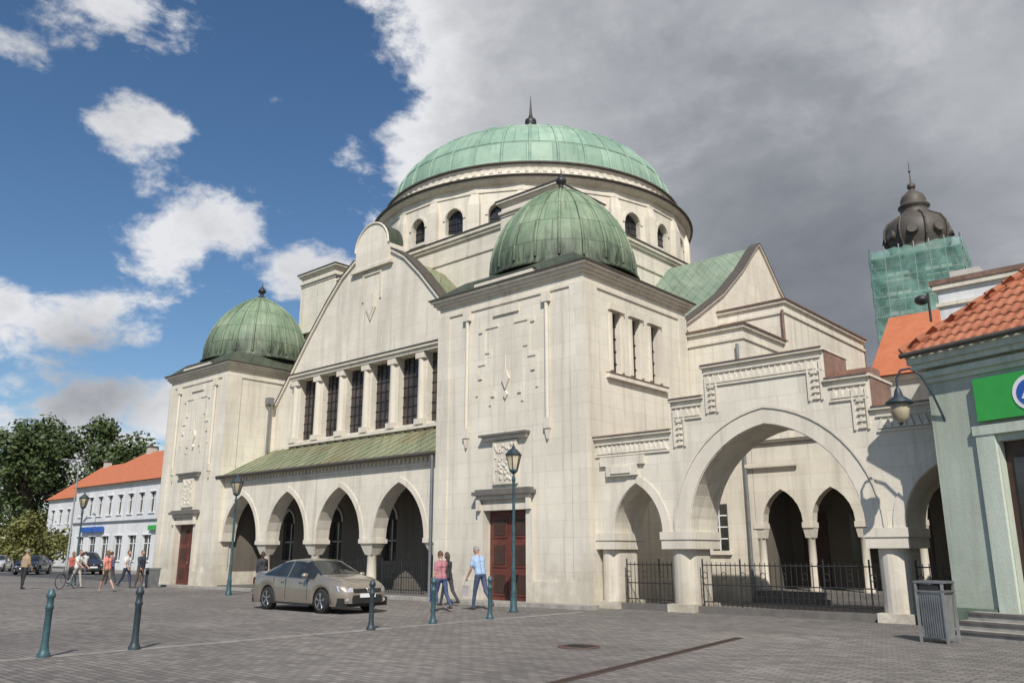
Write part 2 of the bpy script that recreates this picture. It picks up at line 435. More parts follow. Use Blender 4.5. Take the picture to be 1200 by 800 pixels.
    cyd=(YF+yb)/2; hx=(x1-x0)/2; hy=(yb-YF)/2
    rb=MB(); rb.frustum(cx,cyd,10.961,11.16,hx+.2,hy+.2,hx+.0,hy+.0,'skirt_copper')
    rb.frustum(cx,cyd,11.161,11.62,hx-.0,hy-.0,2.62,2.72,'skirt_copper')
    sobj(rb,'turret_skirt')
    tb=MB()
    z0=11.6
    prof=[(2.95,0),(2.98,.07),(2.84,.13),(2.82,.30),(2.80,.75),(2.70,1.25),(2.50,1.8),(2.2,2.35),(1.8,2.86),(1.3,3.33),(.8,3.68),(.35,3.92),(.14,4.02)]
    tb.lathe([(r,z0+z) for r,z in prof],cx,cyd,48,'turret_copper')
    pr=prof[3:]
    for k in range(20):
        a=2*math.pi*k/20
        pts=[(cx+(r+.02)*math.cos(a),cyd+(r+.02)*math.sin(a),z0+z) for r,z in pr[:-1]]
        tb.path(pts,.055,6,'turret_copper')
    sobj(tb,'turret_dome',origin=(cx,cyd,z0))
    fb=MB(); zt=z0+3.96
    fb.lathe([(.28,zt),(.2,zt+.12),(.1,zt+.18),(.09,zt+.3),(.2,zt+.38),(.22,zt+.5),(.12,zt+.62),(.03,zt+.74),(.02,zt+.95),(.005,zt+1.0)],cx,cyd,12,'iron_black')
    sobj(fb,'turret_finial')
tower(-22.4,-15.6,True)
tower(-43.7,-37.7,False)

YG=23.7; C=-30.1
mb=MB()
pitch=1.88; hw=.66
holes=[]
for k in (-2.5,-1.5,-.5,.5,1.5,2.5):
    c=C+k*pitch; holes.append((c-hw,c+hw,7.0,10.05))
mb.wall(-37.7,-22.4,0,6.6,YG,YG+.45,[(C+k*3.78-.45,C+k*3.78+.45,1.3,3.0) for k in (-1.5,-.5,.5,1.5)],'painted_shade_wall')  # wall behind the arcade, its deep shade put into the base colour
mb.wall(-37.7,-22.4,6.6,8.7,YG,YG+.45,[(h[0],h[1],7.0,8.7) for h in holes],W)
xs_h=sorted([h[0] for h in holes]+[h[1] for h in holes])
prof=[(1.3,15.35),(2.3,14.75),(3.4,13.7),(4.9,12.05),(6.2,10.45),(7.66,8.71)]
def gable_top():
    t=[]
    L=[(-p[0],p[1]) for p in prof[::-1]]+[(p[0],p[1]) for p in prof]
    for a,b in zip(L[:-1],L[1:]): t.append((C+a[0],C+b[0],a[1],b[1]))
    return t
top=gable_top()
bps=sorted(set([t[0] for t in top]+[t[1] for t in top]+xs_h))
segs=[]
for a,b in zip(bps[:-1],bps[1:]):
    xm=(a+b)/2
    base=8.7
    if any(h[0]<xm<h[1] for h in holes): base=10.05
    for t in top:
        if t[0]<=xm<=t[1]:
            ta=t[2]+(t[3]-t[2])*(a-t[0])/(t[1]-t[0]); tb=t[2]+(t[3]-t[2])*(b-t[0])/(t[1]-t[0]); break
    ba=base
    segs.append((a,b,ba,ba,max(ta,ba+.01),max(tb,ba+.01)))
mb.strips(segs,YG,YG+.45,W)
for h in holes:
    mb.box(h[0],h[1],YG+.30,YG+.33,7.0,10.05,'leaded_glass')
    for f in (.25,.5,.75):
        x=h[0]+(h[1]-h[0])*f; mb.box(x-.02,x+.02,YG+.26,YG+.295,7.0,10.05,'iron_black')
    for k in range(1,7):
        z=7+3.05*k/7; mb.box(h[0],h[1],YG+.265,YG+.292,z-.015,z+.015,'iron_black')
for k in range(7):
    x=C-3*pitch+k*pitch
    mb.tube((x,YG-.03,7.151),(x,YG-.03,9.78),.20,.19,14,TR); mb.box(x-.27,x+.27,YG-.24,YG-.003,9.78,10.055,TR); mb.box(x-.27,x+.27,YG-.24,YG-.003,6.9,7.15,TR)
mb.box(C-5.95,C+5.95,YG-.27,YG-.004,10.06,10.22,TR); mb.box(C-6.0,C+6.0,YG-.36,YG-.004,10.22,10.34,TR); mb.box(C-6.05,C+6.05,YG-.40,YG-.004,10.34,10.38,'coping_dark')
mb.box(C-5.9,C+5.9,YG-.2,YG-.005,6.74,6.88,TR)
for a,b in zip(prof[:-1],prof[1:]):
    for sx in (-1,1):
        P=[(C+sx*a[0],a[1]+.003),(C+sx*b[0],b[1]+.003),(C+sx*(b[0]+.06),b[1]+.12),(C+sx*(a[0]+.06),a[1]+.12)]
        mb.prism(P,'y',YG-.10,YG+.60,TR)
        P=[(C+sx*(a[0]+.06),a[1]+.125),(C+sx*(b[0]+.06),b[1]+.125),(C+sx*(b[0]+.08),b[1]+.17),(C+sx*(a[0]+.08),a[1]+.17)]
        mb.prism(P,'y',YG-.13,YG+.63,'coping_dark')
cr=[(C-1.2,14.9),(C+1.2,14.9)]+[(C+1.2*math.cos(R(t)),15.8+1.2*math.sin(R(t))) for t in range(0,181,12)]
mb.prism(cr,'y',YG-.14,YG+.75,W)
cr2=[(C+1.24*math.cos(R(t)),15.8+1.24*math.sin(R(t))) for t in range(0,181,12)]
for a,b in zip(cr2[:-1],cr2[1:]):
    mb.tube((a[0],YG-.16,a[1]),(b[0],YG-.16,b[1]),.05,.05,6,TR)
crm=[(C+1.22*math.cos(R(t)),15.82+1.22*math.sin(R(t))) for t in range(0,181,12)]
for a,b in zip(crm[:-1],crm[1:]):
    mb.add([(a[0],YG-.2,a[1]+.02),(b[0],YG-.2,b[1]+.02),(b[0],YG+.8,b[1]+.02),(a[0],YG+.8,a[1]+.02)],[(0,1,2,3)],'skirt_copper')
mb.box(C-1.5,C+1.5,YG-.2,YG+.8,14.75,14.9,TR)
mb.box(C-.7,C-.6,YG-.06,YG-.004,13.2,14.49,TR); mb.box(C+.6,C+.7,YG-.06,YG-.004,13.2,14.49,TR)
mb.box(C-.7,C+.7,YG-.06,YG-.004,14.5,14.6,TR)
mb.prism([(C-.35,13.6),(C+.35,13.6),(C+.35,12.8),(C,12.2),(C-.35,12.8)],'y',YG-.08,YG-.004,TR)
mb.prism([(C-.25,13.5),(C+.25,13.5),(C+.25,12.85),(C,12.4),(C-.25,12.85)],'y',YG-.12,YG-.081,TR)
for k in (-1.5,-.5,.5,1.5):
    x=C+k*3.78
    mb.box(x-.45,x+.45,YG+.2,YG+.24,1.3,3.0,'window_glass')
    mb.prism([(px,pz) for px,pz in arch_pts(x,.45,3.0,.6,10)],'y',YG-.02,YG-.004,'window_glass')
    archivolt(mb,x,.45,3.0,.6,.12,YG-.06,YG-.004,'grey_render',10)
    mb.box(x-.03,x+.03,YG+.15,YG+.19,1.3,3.0,'grey_render'); mb.box(x-.45,x+.45,YG+.15,YG+.188,2.1,2.16,'grey_render')
sobj(mb,'gable_facade')
mb=MB()
P=[(C+p[0],p[1]-.15) for p in prof]+[(C+7.6,7),(C-7.6,7)]+[(C-p[0],p[1]-.15) for p in prof[::-1]]
mb.prism(P,'y',YG+.46,26.4,'roof_copper')
sobj(mb,'front_arm_roof')
mb=MB()
cs=[-24.75,-28.5,-32.25,-36.0]; ya,yb_=21.2,21.85
top=[(-37.7,-22.4,5.1,5.1)]
mb.strips(arch_segs(-37.7,-22.4,[(c,1.475,2.15,2.1) for c in cs],2.15,top),ya,yb_,W)
for c in cs: archivolt(mb,c,1.48,2.15,2.1,.22,ya-.04,ya-.002,TR)
xsP=[(-37.7,-37.475)]+[(cs[i+1]+1.475,cs[i]-1.475) for i in range(3)]+[(-23.275,-22.4)]
for a,b in xsP:
    cx=(a+b)/2; hwid=(b-a)/2
    if hwid<.15: continue
    mb.box(cx-hwid-.04,cx+hwid+.04 if b<-22.5 else -22.41,ya-.05,yb_+.05,1.98,2.148,TR)
    mb.frustum(cx,21.525,1.55,1.98,.20,.20,hwid-.01,.33,TR)
    mb.lathe([(.26,.15),(.26,.3),(.2,.36),(.19,1.5),(.23,1.55)],cx,21.525,16,TR)
mb.box(-37.69,-22.41,ya-.12,ya+.3,5.101,5.24,TR); mb.box(-37.69,-22.41,ya-.06,ya-.003,4.80,4.88,TR)
k=-37.5
while k<-22.6:
    mb.box(k,k+.1,ya-.10,ya-.003,4.95,5.1,TR); k+=.25
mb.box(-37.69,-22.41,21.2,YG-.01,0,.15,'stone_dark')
mb.box(-37.69,-22.41,yb_+.01,YG-.01,4.85,4.95,'painted_shade_wall')
mb.box(-37.695,-37.66,yb_+.06,YG-.01,.151,4.84,'painted_shade_wall'); mb.box(-22.44,-22.405,yb_+.06,YG-.01,.151,4.84,'painted_shade_wall')
mb.box(-37.65,-22.45,yb_+.003,yb_+.03,4.3,4.84,'painted_shade_wall')
sobj(mb,'arcade')
mb=MB()
P=[(20.95,5.245),(YG-.005,6.68),(YG-.005,6.60),(20.98,5.16)]
mb.prism(P,'x',-38.0,-22.41,'roof_copper')
x=-37.9
while x<-22.5:
    mb.tube((x,20.95,5.27),(x,YG-.01,6.70),.028,.028,5,'roof_copper'); x+=.62
mb.tube((-38.0,20.9,5.18),(-22.45,20.9,5.18),.08,.08,8,'coping_dark')
mb.path([(-22.6,20.88,5.1),(-22.6,20.88,0)],.055,8,'zinc')
mb.path([(-37.45,23.2,6.3),(-37.45,23.2,9.0)],.06,8,'zinc'); mb.box(-37.65,-37.3,23.05,23.35,9,9.35,'zinc')
sobj(mb,'arcade_roof')
def railing(mb,x0,x1,y,z0,h,m='iron_black',step=.14):
    f=(lambda s,z:(s,y,z))
    for z in (z0+.12,z0+h*.5,z0+h-.05): mb.tube(f(x0,z),f(x1,z),.016,.016,5,m)
    n=int((x1-x0)/step)
    for i in range(n+1):
        s=x0+(x1-x0)*i/max(1,n)
        big=i%8==0
        mb.tube(f(s,z0),f(s,z0+h+(.12 if big else .03)),.024 if big else .011,.024 if big else .011,5,m)
    for i in range(0,n,4):
        s=x0+(x1-x0)*(i+.5)/n
        pts=[f(s+.07*math.cos(t*math.pi/4),z0+h*.72+.09*math.sin(t*math.pi/4)) for t in range(9)]
        mb.path(pts,.010,4,m)
mb=MB(); 
for c in cs[:3]: railing(mb,c-1.2,c+1.2,21.5,.15,1.15)
sobj(mb,'arcade_railing')

mb=MB(); H=9.2; CX,CY=C,35.4
mb.box(CX-H,CX+H,CY-H,CY+H,0,16.0,W)
for p,za,zb,mm in ((.06,15.1,15.22,TR),(.10,16.0,16.14,TR),(.18,16.14,16.30,TR),(.22,16.30,16.36,'coping_dark')):
    if za>=16: mb.box(CX-H-p,CX+H+p,CY-H-p,CY+H+p,za,zb,mm)
    else:
        mb.box(CX-H-p,CX+H+p,CY-H-p,CY-H-.002,za,zb,mm); mb.box(CX+H+.002,CX+H+p,CY-H,CY+H,za,zb,mm)
for sx in (-1,1):
    for sy in (-1,1):
        px,py=CX+sx*(H-1.4),CY+sy*(H-1.4)
        for hh,za,zb,mm in ((1.62,13.6,16.5,W),(1.70,16.5,16.62,TR),(1.60,16.62,16.9,W),(1.70,16.9,17.0,TR),(1.78,17.0,17.1,TR),(1.82,17.1,17.15,'coping_dark'),(1.1,17.15,17.4,W)):
            mb.box(px-hh,px+hh,py-hh,py+hh,za,zb,mm)
sobj(mb,'crossing_block')
mb=MB(); RA=8.92; hc=RA*math.tan(R(7.5))
for k in range(24):
    a=R(15*k); ca,sa=math.cos(a),math.sin(a)
    mb.T=lambda p,ca=ca,sa=sa:(CX+ca*(RA-p[1])-sa*p[0],CY+sa*(RA-p[1])+ca*p[0],p[2])
    mb.box(-hc,hc,0,.5,16.3,16.8,W)
    mb.strips(arch_segs(-hc,hc,[(0,.50,17.6,.58)],16.801,[(-hc,hc,19.2,19.2)],8),0,.45,W)
    mb.box(-.50,.50,.30,.33,16.8,18.2,'window_glass')
    mb.box(-.02,.02,.26,.295,16.8,18.15,'iron_black')
    for z in (17.15,17.5,17.85): mb.box(-.49,.49,.265,.292,z-.012,z+.012,'iron_black')
    archivolt(mb,0,.52,17.6,.60,.13,-.05,-.002,TR,8)
    mb.box(-.6,.6,-.08,-.002,16.65,16.79,TR)
    mb.box(-hc,hc,-.05,-.002,18.75,18.85,TR)
    a2=R(15*k+7.5); c2,s2=math.cos(a2),math.sin(a2); R2=RA/math.cos(R(7.5))
    mb.T=lambda p,ca=c2,sa=s2:(CX+ca*(R2-p[1])-sa*p[0],CY+sa*(R2-p[1])+ca*p[0],p[2])
    mb.box(-.30,.30,-.22,.2,16.36,18.1,W); mb.frustum(0,0,18.1,18.7,.30,.221,.2,.08,TR)
    mb.T=None
sobj(mb,'drum')
mb=MB()
mb.lathe([(8.8,19.15),(9.08,19.15),(9.12,19.25),(9.22,19.28),(9.26,19.38),(8.7,19.42)],CX,CY,120,TR)
mb.lathe([(9.20,19.385),(9.38,19.387),(9.39,19.46),(9.30,19.50),(8.7,19.62),(8.6,19.6)],CX,CY,120,'coping_dark')
mb.lathe([(8.72,19.55),(8.72,19.75),(8.60,19.8),(8.55,20.2),(8.62,20.27),(8.64,20.34),(8.1,20.36)],CX,CY,120,TR)
for k in range(120):
    a=2*math.pi*k/120; ca,sa=math.cos(a),math.sin(a)
    mb.T=lambda p,ca=ca,sa=sa:(CX+ca*(8.56-p[1])-sa*p[0],CY+sa*(8.56-p[1])+ca*p[0],p[2])
    mb.box(-.1,.1,-.06,.1,19.92,20.14,TR)
    mb.T=None
sobj(mb,'drum_cornice')
mb=MB(); zD=20.34; RD=8.3; HD=4.85
prof2=[(8.62,0),(8.70,.05),(8.70,.12),(8.42,.16)]
mb.lathe([(8.5,zD-.005),(8.72,zD-.003),(8.74,zD+.1),(8.5,zD+.14)],CX,CY,96,'coping_dark')
for i in range(0,27):
    t=math.pi/2*i/26*.985
    prof2.append((RD*math.cos(t)**.97,.17+HD*math.sin(t)))
mb.lathe([(r,zD+z) for r,z in prof2[3:]],CX,CY,128,'dome_copper')
for k in range(36):
    a=2*math.pi*k/36
    pts=[(CX+(r+.02)*math.cos(a),CY+(r+.02)*math.sin(a),zD+z) for r,z in prof2[4:-1:2]]
    mb.path(pts,.07,6,'dome_copper')
for zz in (9,15,20):
    r,z=prof2[zz]; mb.lathe([(r+.0,zD+z-.05),(r+.04,zD+z-.02),(r+.0,zD+z+.06)],CX,CY,96,'dome_copper')
sobj(mb,'main_dome',origin=(CX,CY,zD))
mb=MB(); zt=zD+HD+.1
mb.lathe([(.9,zt),(.75,zt+.2),(.4,zt+.5),(.28,zt+1.2),(.30,zt+1.7),(.36,zt+2.0),(.34,zt+2.2),(.16,zt+2.35),(.09,zt+2.6),(.04,zt+3.3),(.01,zt+3.9)],CX,CY,16,'iron_black')
sobj(mb,'dome_finial')
mb=MB()
gp=[(27.9,10.2),(29.3,11.0),(31.5,12.35),(33.5,13.95),(34.9,15.3),(35.4,15.7)]
full=gp+[(2*35.4-a,b) for a,b in gp[-2::-1]]
mb.prism(full+[(42.9,9.0),(27.9,9.0)],'x',-16.4,-16.05,W)
for a,b in zip(full[:-1],full[1:]):
    mb.prism([(a[0],a[1]+.003),(b[0],b[1]+.003),(b[0],b[1]+.10),(a[0],a[1]+.10)],'x',-16.42,-15.95,TR)
    mb.prism([(a[0],a[1]+.103),(b[0],b[1]+.103),(b[0],b[1]+.13),(a[0],a[1]+.13)],'x',-16.43,-15.92,'coping_dark')
sobj(mb,'side_gable')
mb=MB()
fr=[(a,b-.02) for a,b in full]
mb.prism(fr+[(42.9,9.0),(27.9,9.0)],'x',-21.0,-16.43,'transept_copper')
for x in [ -20.7+.62*i for i in range(7)]:
    mb.path([(x,a,b+.02) for a,b in fr],.03,5,'transept_copper')
mb.prism([(a,b) for a,b in fr]+[(42.9,9.0),(27.9,9.0)],'x',-44.2,-39.2,'transept_copper')
sobj(mb,'transept_roof')
mb=MB()
mb.box(-41.5,-16.06,27.46,44.5,0,10.0,W)
mb.box(-41.6,-16.0,27.47,44.6,10.0,10.1,'coping_dark')
mb.box(-39.2,-21,44.5,47,0,16,W)
def block(x0,x1,y0,y1,z1):
    mb.box(x0,x1,y0,y1,0,z1,W)
    mb.box(x0,x1+.06,y0-.06,y1+.06,z1-.42,z1-.32,TR)
    mb.box(x0,x1+.10,y0-.10,y1+.10,z1+.001,z1+.12,TR)
    mb.box(x0,x1+.16,y0-.16,y1+.16,z1+.121,z1+.17,'coping_rust')
block(-16.04,-13.30,27.5,31.0,9.6)
block(-16.04,-13.15,31.0,39.8,11.3)
block(-16.04,-13.30,39.81,43.3,9.6)
mb.T=lambda p:(-13.15-p[1],p[0],p[2])
for c in (33.2,35.4,37.6):
    mb.box(c-.35,c+.35,-.02,-.003,7.2,9.4,'window_glass'); mb.box(c-.5,c+.5,-.12,-.003,9.4,9.6,TR); mb.box(c-.5,c+.5,-.14,-.003,7.0,7.2,TR)
mb.T=None
mb.path([(-13.2,30.92,11.0),(-13.2,30.92,9.8)],.06,8,'coping_rust')
mb.path([(-13.2,39.95,11.2),(-13.2,39.95,0)],.06,8,'coping_rust')
sobj(mb,'side_blocks')
mb=MB(); ylo=27.5
mb.strips(arch_segs(-13.28,-3.0,[(-13.28+.95+1.72*i,.70,2.62,1.1) for i in range(6)],2.6,[(-13.28,-3.0,5.3,5.3)],10),ylo,ylo+.4,W)
for i in range(7):
    x=-13.28+.09+1.72*i
    mb.box(x-.19,x+.19,ylo-.03,ylo+.43,2.42,2.598,TR); mb.frustum(x,ylo+.2,2.1,2.42,.14,.14,.18,.2,TR)
    mb.lathe([(.18,.4),(.18,.52),(.13,.56),(.12,2.06),(.15,2.1)],x,ylo+.2,14,TR)
mb.box(-13.28,-3,ylo-.7,ylo+3,0,.2,'stone_dark'); mb.box(-13.28,-3,ylo-.35,ylo+3,.201,.4,'stone_dark')
mb.box(-13.28,-3,ylo+2.6,ylo+3,.401,5.3,'painted_shade_wall'); mb.box(-13.28,-3,ylo-.1,ylo+3,5.301,5.42,'painted_shade_wall')
mb.box(-13.27,-13.2,ylo+.45,ylo+2.59,.401,5.29,'painted_shade_wall')
for i in range(5):
    x=-12.3+1.72*i
    mb.box(x-.45,x+.45,ylo+2.55,ylo+2.595,.41 if i%2==0 else 1.3,3.0,'dark_wood' if i%2==0 else 'window_glass')
mb.box(-14.95,-14.35,ylo-.06,ylo-.003,1.7,3.3,'window_glass'); mb.box(-15.05,-14.25,ylo-.1,ylo-.003,1.55,1.69,TR)
for z in (2.1,2.5,2.9): mb.box(-14.95,-14.35,ylo-.08,ylo-.061,z-.02,z+.02,'sign_white')
mb.box(-14.67,-14.63,ylo-.085,ylo-.0612,1.7,3.3,'sign_white')
mb.path([(-13.5,ylo-.1,9),(-13.5,ylo-.1,0)],.06,8,'zinc')
mb.box(-13.5,-11.6,ylo-.16,ylo-.1,4.5,4.62,TR)
sobj(mb,'courtyard_loggia')
mb=MB(); mb.box(-22.3,-15.2,20.35,20.86,0,.12,'kerb_stone'); mb.box(-20.3,-17.8,20.0,20.345,0,.10,'kerb_stone')
mb.box(-43.8,-22.35,20.5,21.15,0,.10,'kerb_stone')
sobj(mb,'base_step')

# ------------------------------------------------------------------ GATEWAY
gate=empty('arched_gateway',(-9.87,21.3,0))
def gobj(mb,name):
    o=mb.obj(name); o.parent=gate; o.matrix_parent_inverse=Matrix.Translation((9.87,-21.3,0)); return o
mb=MB(); y0,y1=21.3,22.85; GC=-9.87
steps=[(-15.58,-12.75,5.05),(-12.75,-11.65,5.92),(-11.65,-8.09,6.78),(-8.09,-6.99,5.92),(-6.99,-3.2,5.05)]
gar=[(-14.05,.85,2.2,1.42),(-9.85,2.42,2.2,2.80),(-5.65,.85,2.2,1.42)]
mb.strips(arch_segs(-15.58,-3.2,gar,2.2,[(a,b,z,z) for a,b,z in steps],24),y0,y1,W)
for a in gar: archivolt(mb,a[0],a[1]+.02,a[2],a[3]+.02,.42 if a[1]>1 else .26,y0-.035,y0-.002,TR,28)
archivolt(mb,-9.85,2.86,2.2,3.24,.07,y0-.07,y0-.036,TR,28)
for i,(a,b,z) in enumerate(steps):
    mb.box(a-(.0 if i in(0,) else .05),b+.05 if i>=2 else b,y0-.10,y1+.08,z+.001+(.0),z+.07,TR)
    mb.box(a,b,y0-.13,y1+.1,z+.071,z+.10,'coping_rust')
    z1=z-.18; z0=z-.50
    mb.box(a+.08,b-.08,y0-.05,y0-.002,z1,z1+.05,TR); mb.box(a+.08,b-.08,y0-.05,y0-.002,z0-.05,z0,TR)
    x=a+.12
    while x<b-.25:
        mb.prism([(x,z0+.03),(x+.16,z0+.03),(x+.08,z1-.03)],'y',y0-.055,y0-.002,TR); x+=.17
for x,za,zb in ((-12.75,5.05,5.92),(-11.65,5.92,6.78),(-8.09,5.92,6.78),(-6.99,5.05,5.92)):
    sx=1 if x<GC else -1
    for o in (.08,.42):
        a,b=sorted((x+sx*o,x+sx*(o+.05))); mb.box(a,b,y0-.052,y0-.0022,za-.45,zb-.25,TR)
    z=za-.42
    while z<zb-.55:
        a,b=sorted((x+sx*.16,x+sx*.38)); mb.prism([(a,z),(b,z),((a+b)/2,z+.14)],'y',y0-.055,y0-.0025,TR); z+=.17
for x,za,zb in ((-8.085,6.0,6.78),(-6.985,5.14,5.92)):
    mb.box(x,x+.02,y0+.02,y1,za,zb,'copper_sheet')
mb.box(-8.06,-7.2,y0+.9,y1,6.03,6.35,'copper_sheet')
mb.box(-15.3,-13.7,y0-.10,y0-.003,4.2,4.47,TR); mb.box(-15.05,-13.95,y0-.14,y0-.003,3.88,4.199,TR); mb.box(-14.85,-14.15,y0-.18,y0-.141,3.95,4.15,TR)
mb.box(-15.5,-12.9,y1,y1+.5,5.1,5.4,'copper_sheet')
for a,b in ((-15.58,-14.9),(-13.2,-12.27),(-7.43,-6.5),(-4.8,-3.2)):
    cx=(a+b)/2; hwx=(b-a)/2
    mb.box(a-.06 if a>-15 else a,b+.06,y0-.07,y1+.07,1.98,2.198,TR); mb.box(a-.03 if a>-15 else a,b+.03,y0-.04,y1+.04,1.72,1.979,TR)
    r=min(.36,hwx-.05)
    pl=[]
    yy0,yy1=y0+.06+r,y1-.06-r
    for t in range(0,181,20): pl.append((cx+r*math.cos(R(t)),yy1+r*math.sin(R(t))))
    for t in range(180,361,20): pl.append((cx+r*math.cos(R(t)),yy0+r*math.sin(R(t))))
    mb.prism(pl,'z',.22,1.72,TR)
    mb.box(cx-r-.06,cx+r+.06,y0+.01,y1-.01,0,.22,'limestone_render')
gobj(mb,'gateway_wall')
mb=MB()
mb.box(-14.9,-13.1,21.55,21.85,0,.18,'stone_dark'); mb.box(-12.3,-7.35,21.55,21.85,0,.18,'stone_dark'); mb.box(-6.6,-4.8,21.55,21.85,0,.18,'stone_dark')
gobj(mb,'gateway_sill')
mb=MB()
railing(mb,-14.75,-13.2,21.7,.18,1.15); railing(mb,-12.2,-7.45,21.7,.18,1.15); railing(mb,-6.5,-4.9,21.7,.18,1.15)
gobj(mb,'iron_fence')

# ------------------------------------------------------------------ GREEN HOUSE
house=empty('green_shop_house',(-5.3,20.0,0),R(-19.5))
def hobj(mb,name,p=house):
    o=mb.obj(name); o.parent=p; return o
mb=MB()
mb.wall(0,12,0,5.62,0,.4,[(1.42,2.85,.45,3.85),(4.2,6.0,1.0,3.8),(7.2,9.0,1.0,3.8)],'mint_render')
mb.box(0,.4,.4,8,0,5.62,'mint_render'); mb.box(11.6,12,.4,8,0,5.62,'mint_render'); mb.box(.4,11.6,7.6,8,0,5.62,'mint_render')
mb.box(-.05,.95,-.06,-.002,0,.5,'green_plinth'); mb.box(3.4,12.05,-.06,-.002,0,.5,'green_plinth')
mb.box(-.05,-.002,0,8,0,.5,'green_plinth')
for a,b,za,zb in ((1.0,1.40,.45,4.0),(2.87,3.27,.45,4.0)): mb.box(a,b,-.08,-.003,za,zb,'pale_mint_trim')
mb.box(.95,3.32,-.10,-.003,4.001,4.2,'pale_mint_trim')
for i,(p,za,zb) in enumerate(((.05,5.3,5.42),(.12,5.42,5.55),(.20,5.62,5.74),(.27,5.74,5.88))):
    if za>5.6: mb.box(-p,12+p,-p,8+p,za+.002,zb,'pale_mint_trim')
    else: mb.box(-p,12+p,-p,-.003,za,zb,'pale_mint_trim')
mb.box(1.42,2.85,.18,.22,.45,3.85,'dark_wood'); mb.box(1.6,2.08,.14,.179,1.5,3.5,'window_glass'); mb.box(2.2,2.68,.14,.179,1.5,3.5,'window_glass')
for a in (4.2,7.2):
    mb.box(a,a+1.8,.2,.23,1.0,3.8,'window_glass'); mb.box(a+.87,a+.93,.15,.199,1.0,3.8,'sign_white'); mb.box(a,a+1.8,.15,.198,2.6,2.66,'sign_white')
hobj(mb,'house_walls')
mb=MB(); mb.box(1.13,5.2,-.14,-.06,4.28,5.18,'sign_green')
n=24; mb.prism([(2.3+.36*math.cos(2*math.pi*i/n),4.73+.36*math.sin(2*math.pi*i/n)) for i in range(n)],'y',-.155,-.141,'sign_white')
mb.prism([(2.3+.27*math.cos(2*math.pi*i/n),4.73+.27*math.sin(2*math.pi*i/n)) for i in range(n)],'y',-.165,-.156,'sign_blue')
mb.prism([(2.12,4.62),(2.3,4.92),(2.5,4.66),(2.3,4.56)],'y',-.172,-.166,'sign_white')
for i,x in enumerate((2.9,3.2,3.5,3.8,4.1,4.4)): mb.box(x,x+.2,-.152,-.141,4.55,4.9,'sign_white')
hobj(mb,'shop_sign')
mb=MB()
for i in range(3): mb.box(.55,3.7,-1.15+.36*i,-.062,.15*i+.001*i,.15*(i+1),'kerb_stone')
for i in range(3): mb.box(.52,3.72,-1.18+.36*i,-1.151+.36*i,.15*i+.11,.15*(i+1)+.004,'stone_dark')
hobj(mb,'entrance_steps')
mb=MB()
ov=.33; ez=6.0; sl=.87; depth=8
crs=.30; k=0
tp=.24
rt=random.Random(9)
while True:
    d0=k*crs; d1=d0+crs+.05
    if d0>depth/2+ov-.05: break
    xl=-ov+d0; xr=12+ov-d0
    n=int((xr-xl)/tp*4); vs=[];fs=[]
    jit={}
    for i in range(n+1):
        x=xl+(xr-xl)*i/n; w=.030*math.cos(2*math.pi*x/tp)
        q=int(x/tp+50); jj=jit.setdefault(q,rt.uniform(-.006,.008)); w+=jj
        vs.append((x,-ov+d0-.02+jj,ez+d0*sl+w+.01)); vs.append((x,-ov+d0+jj,ez+d0*sl+w+.055)); vs.append((x,-ov+d1,ez+d1*sl+w*.8-.005))
    for i in range(n):
        fs.append((3*i,3*i+3,3*i+4,3*i+1)); fs.append((3*i+1,3*i+4,3*i+5,3*i+2))
    mb.add(vs,fs,'roof_tiles',False)
    yl=-ov+d0; yr=depth+ov-d0; n=int((yr-yl)/tp*3); vs=[];fs=[]
    if yr-yl>.3:
        for i in range(n+1):
            y=yl+(yr-yl)*i/n; w=.028*math.cos(2*math.pi*y/tp)
            vs.append((-ov+d0,y,ez+d0*sl+w+.055)); vs.append((-ov+d1,y,ez+d1*sl+w*.8-.005))
        for i in range(n): fs.append((2*i,2*i+1,2*i+3,2*i+2))
        mb.add(vs,fs,'roof_tiles',False)
    k+=1
D=depth/2+ov
mb.add([(-ov,depth+ov,ez),(12+ov,depth+ov,ez),(12+ov-D,depth/2,ez+D*sl),(-ov+D,depth/2,ez+D*sl),(12+ov,-ov,ez)],[(0,1,2,3),(1,4,2)],'roof_tiles')
m_=16
for i in range(m_):
    a=i/m_*D; b=(i+1.12)/m_*D
    mb.tube((-ov+a,-ov+a,ez+a*sl+.06),(-ov+b,-ov+b,ez+b*sl+.05),.11,.085,8,'roof_tiles')
mb.box(-ov+.05,12+ov-.05,-ov+.04,depth+ov-.04,5.883,5.98,'pale_mint_trim')
mb.tube((-ov,-ov-.06,5.96),(12+ov,-ov-.06,5.96),.06,.06,8,'coping_dark')
hobj(mb,'house_roof')
wl=empty('wall_lantern',(-5.30,19.72,0))
mb=MB()
pts=[Vector((.30,.2,4.4)),Vector((.16,.0,5.0)),Vector((-.02,-.1,5.45)),Vector((-.2,-.16,5.62)),Vector((-.4,-.2,5.6)),Vector((-.5,-.22,5.42)),Vector((-.5,-.22,5.2))]
mb.path(pts,.025,8,'post_dark')
lx,ly=-.5,-.22
mb.lathe([(.03,5.22),(.07,5.15),(.10,5.02),(.29,4.88),(.30,4.84),(.27,4.84)],lx,ly,14,'post_dark')
mb.lathe([(.19,4.84),(.21,4.7),(.17,4.5),(.05,4.42)],lx,ly,12,'lantern_glass')
mb.lathe([(.05,4.42),(.02,4.36)],lx,ly,8,'post_dark')
mb.obj('lantern',parent=wl)
bn=empty('rubbish_bin',(-4.95,17.45,0),R(-12))
mb=MB()
for sx in (-1,1):
    for sy in (-1,1): mb.box(sx*.25-.02,sx*.25+.02,sy*.2-.02,sy*.2+.02,0,1.06,'steel_grey')
mb.frustum(0,0,.08,.9,.20,.17,.23,.18,'steel_grey')
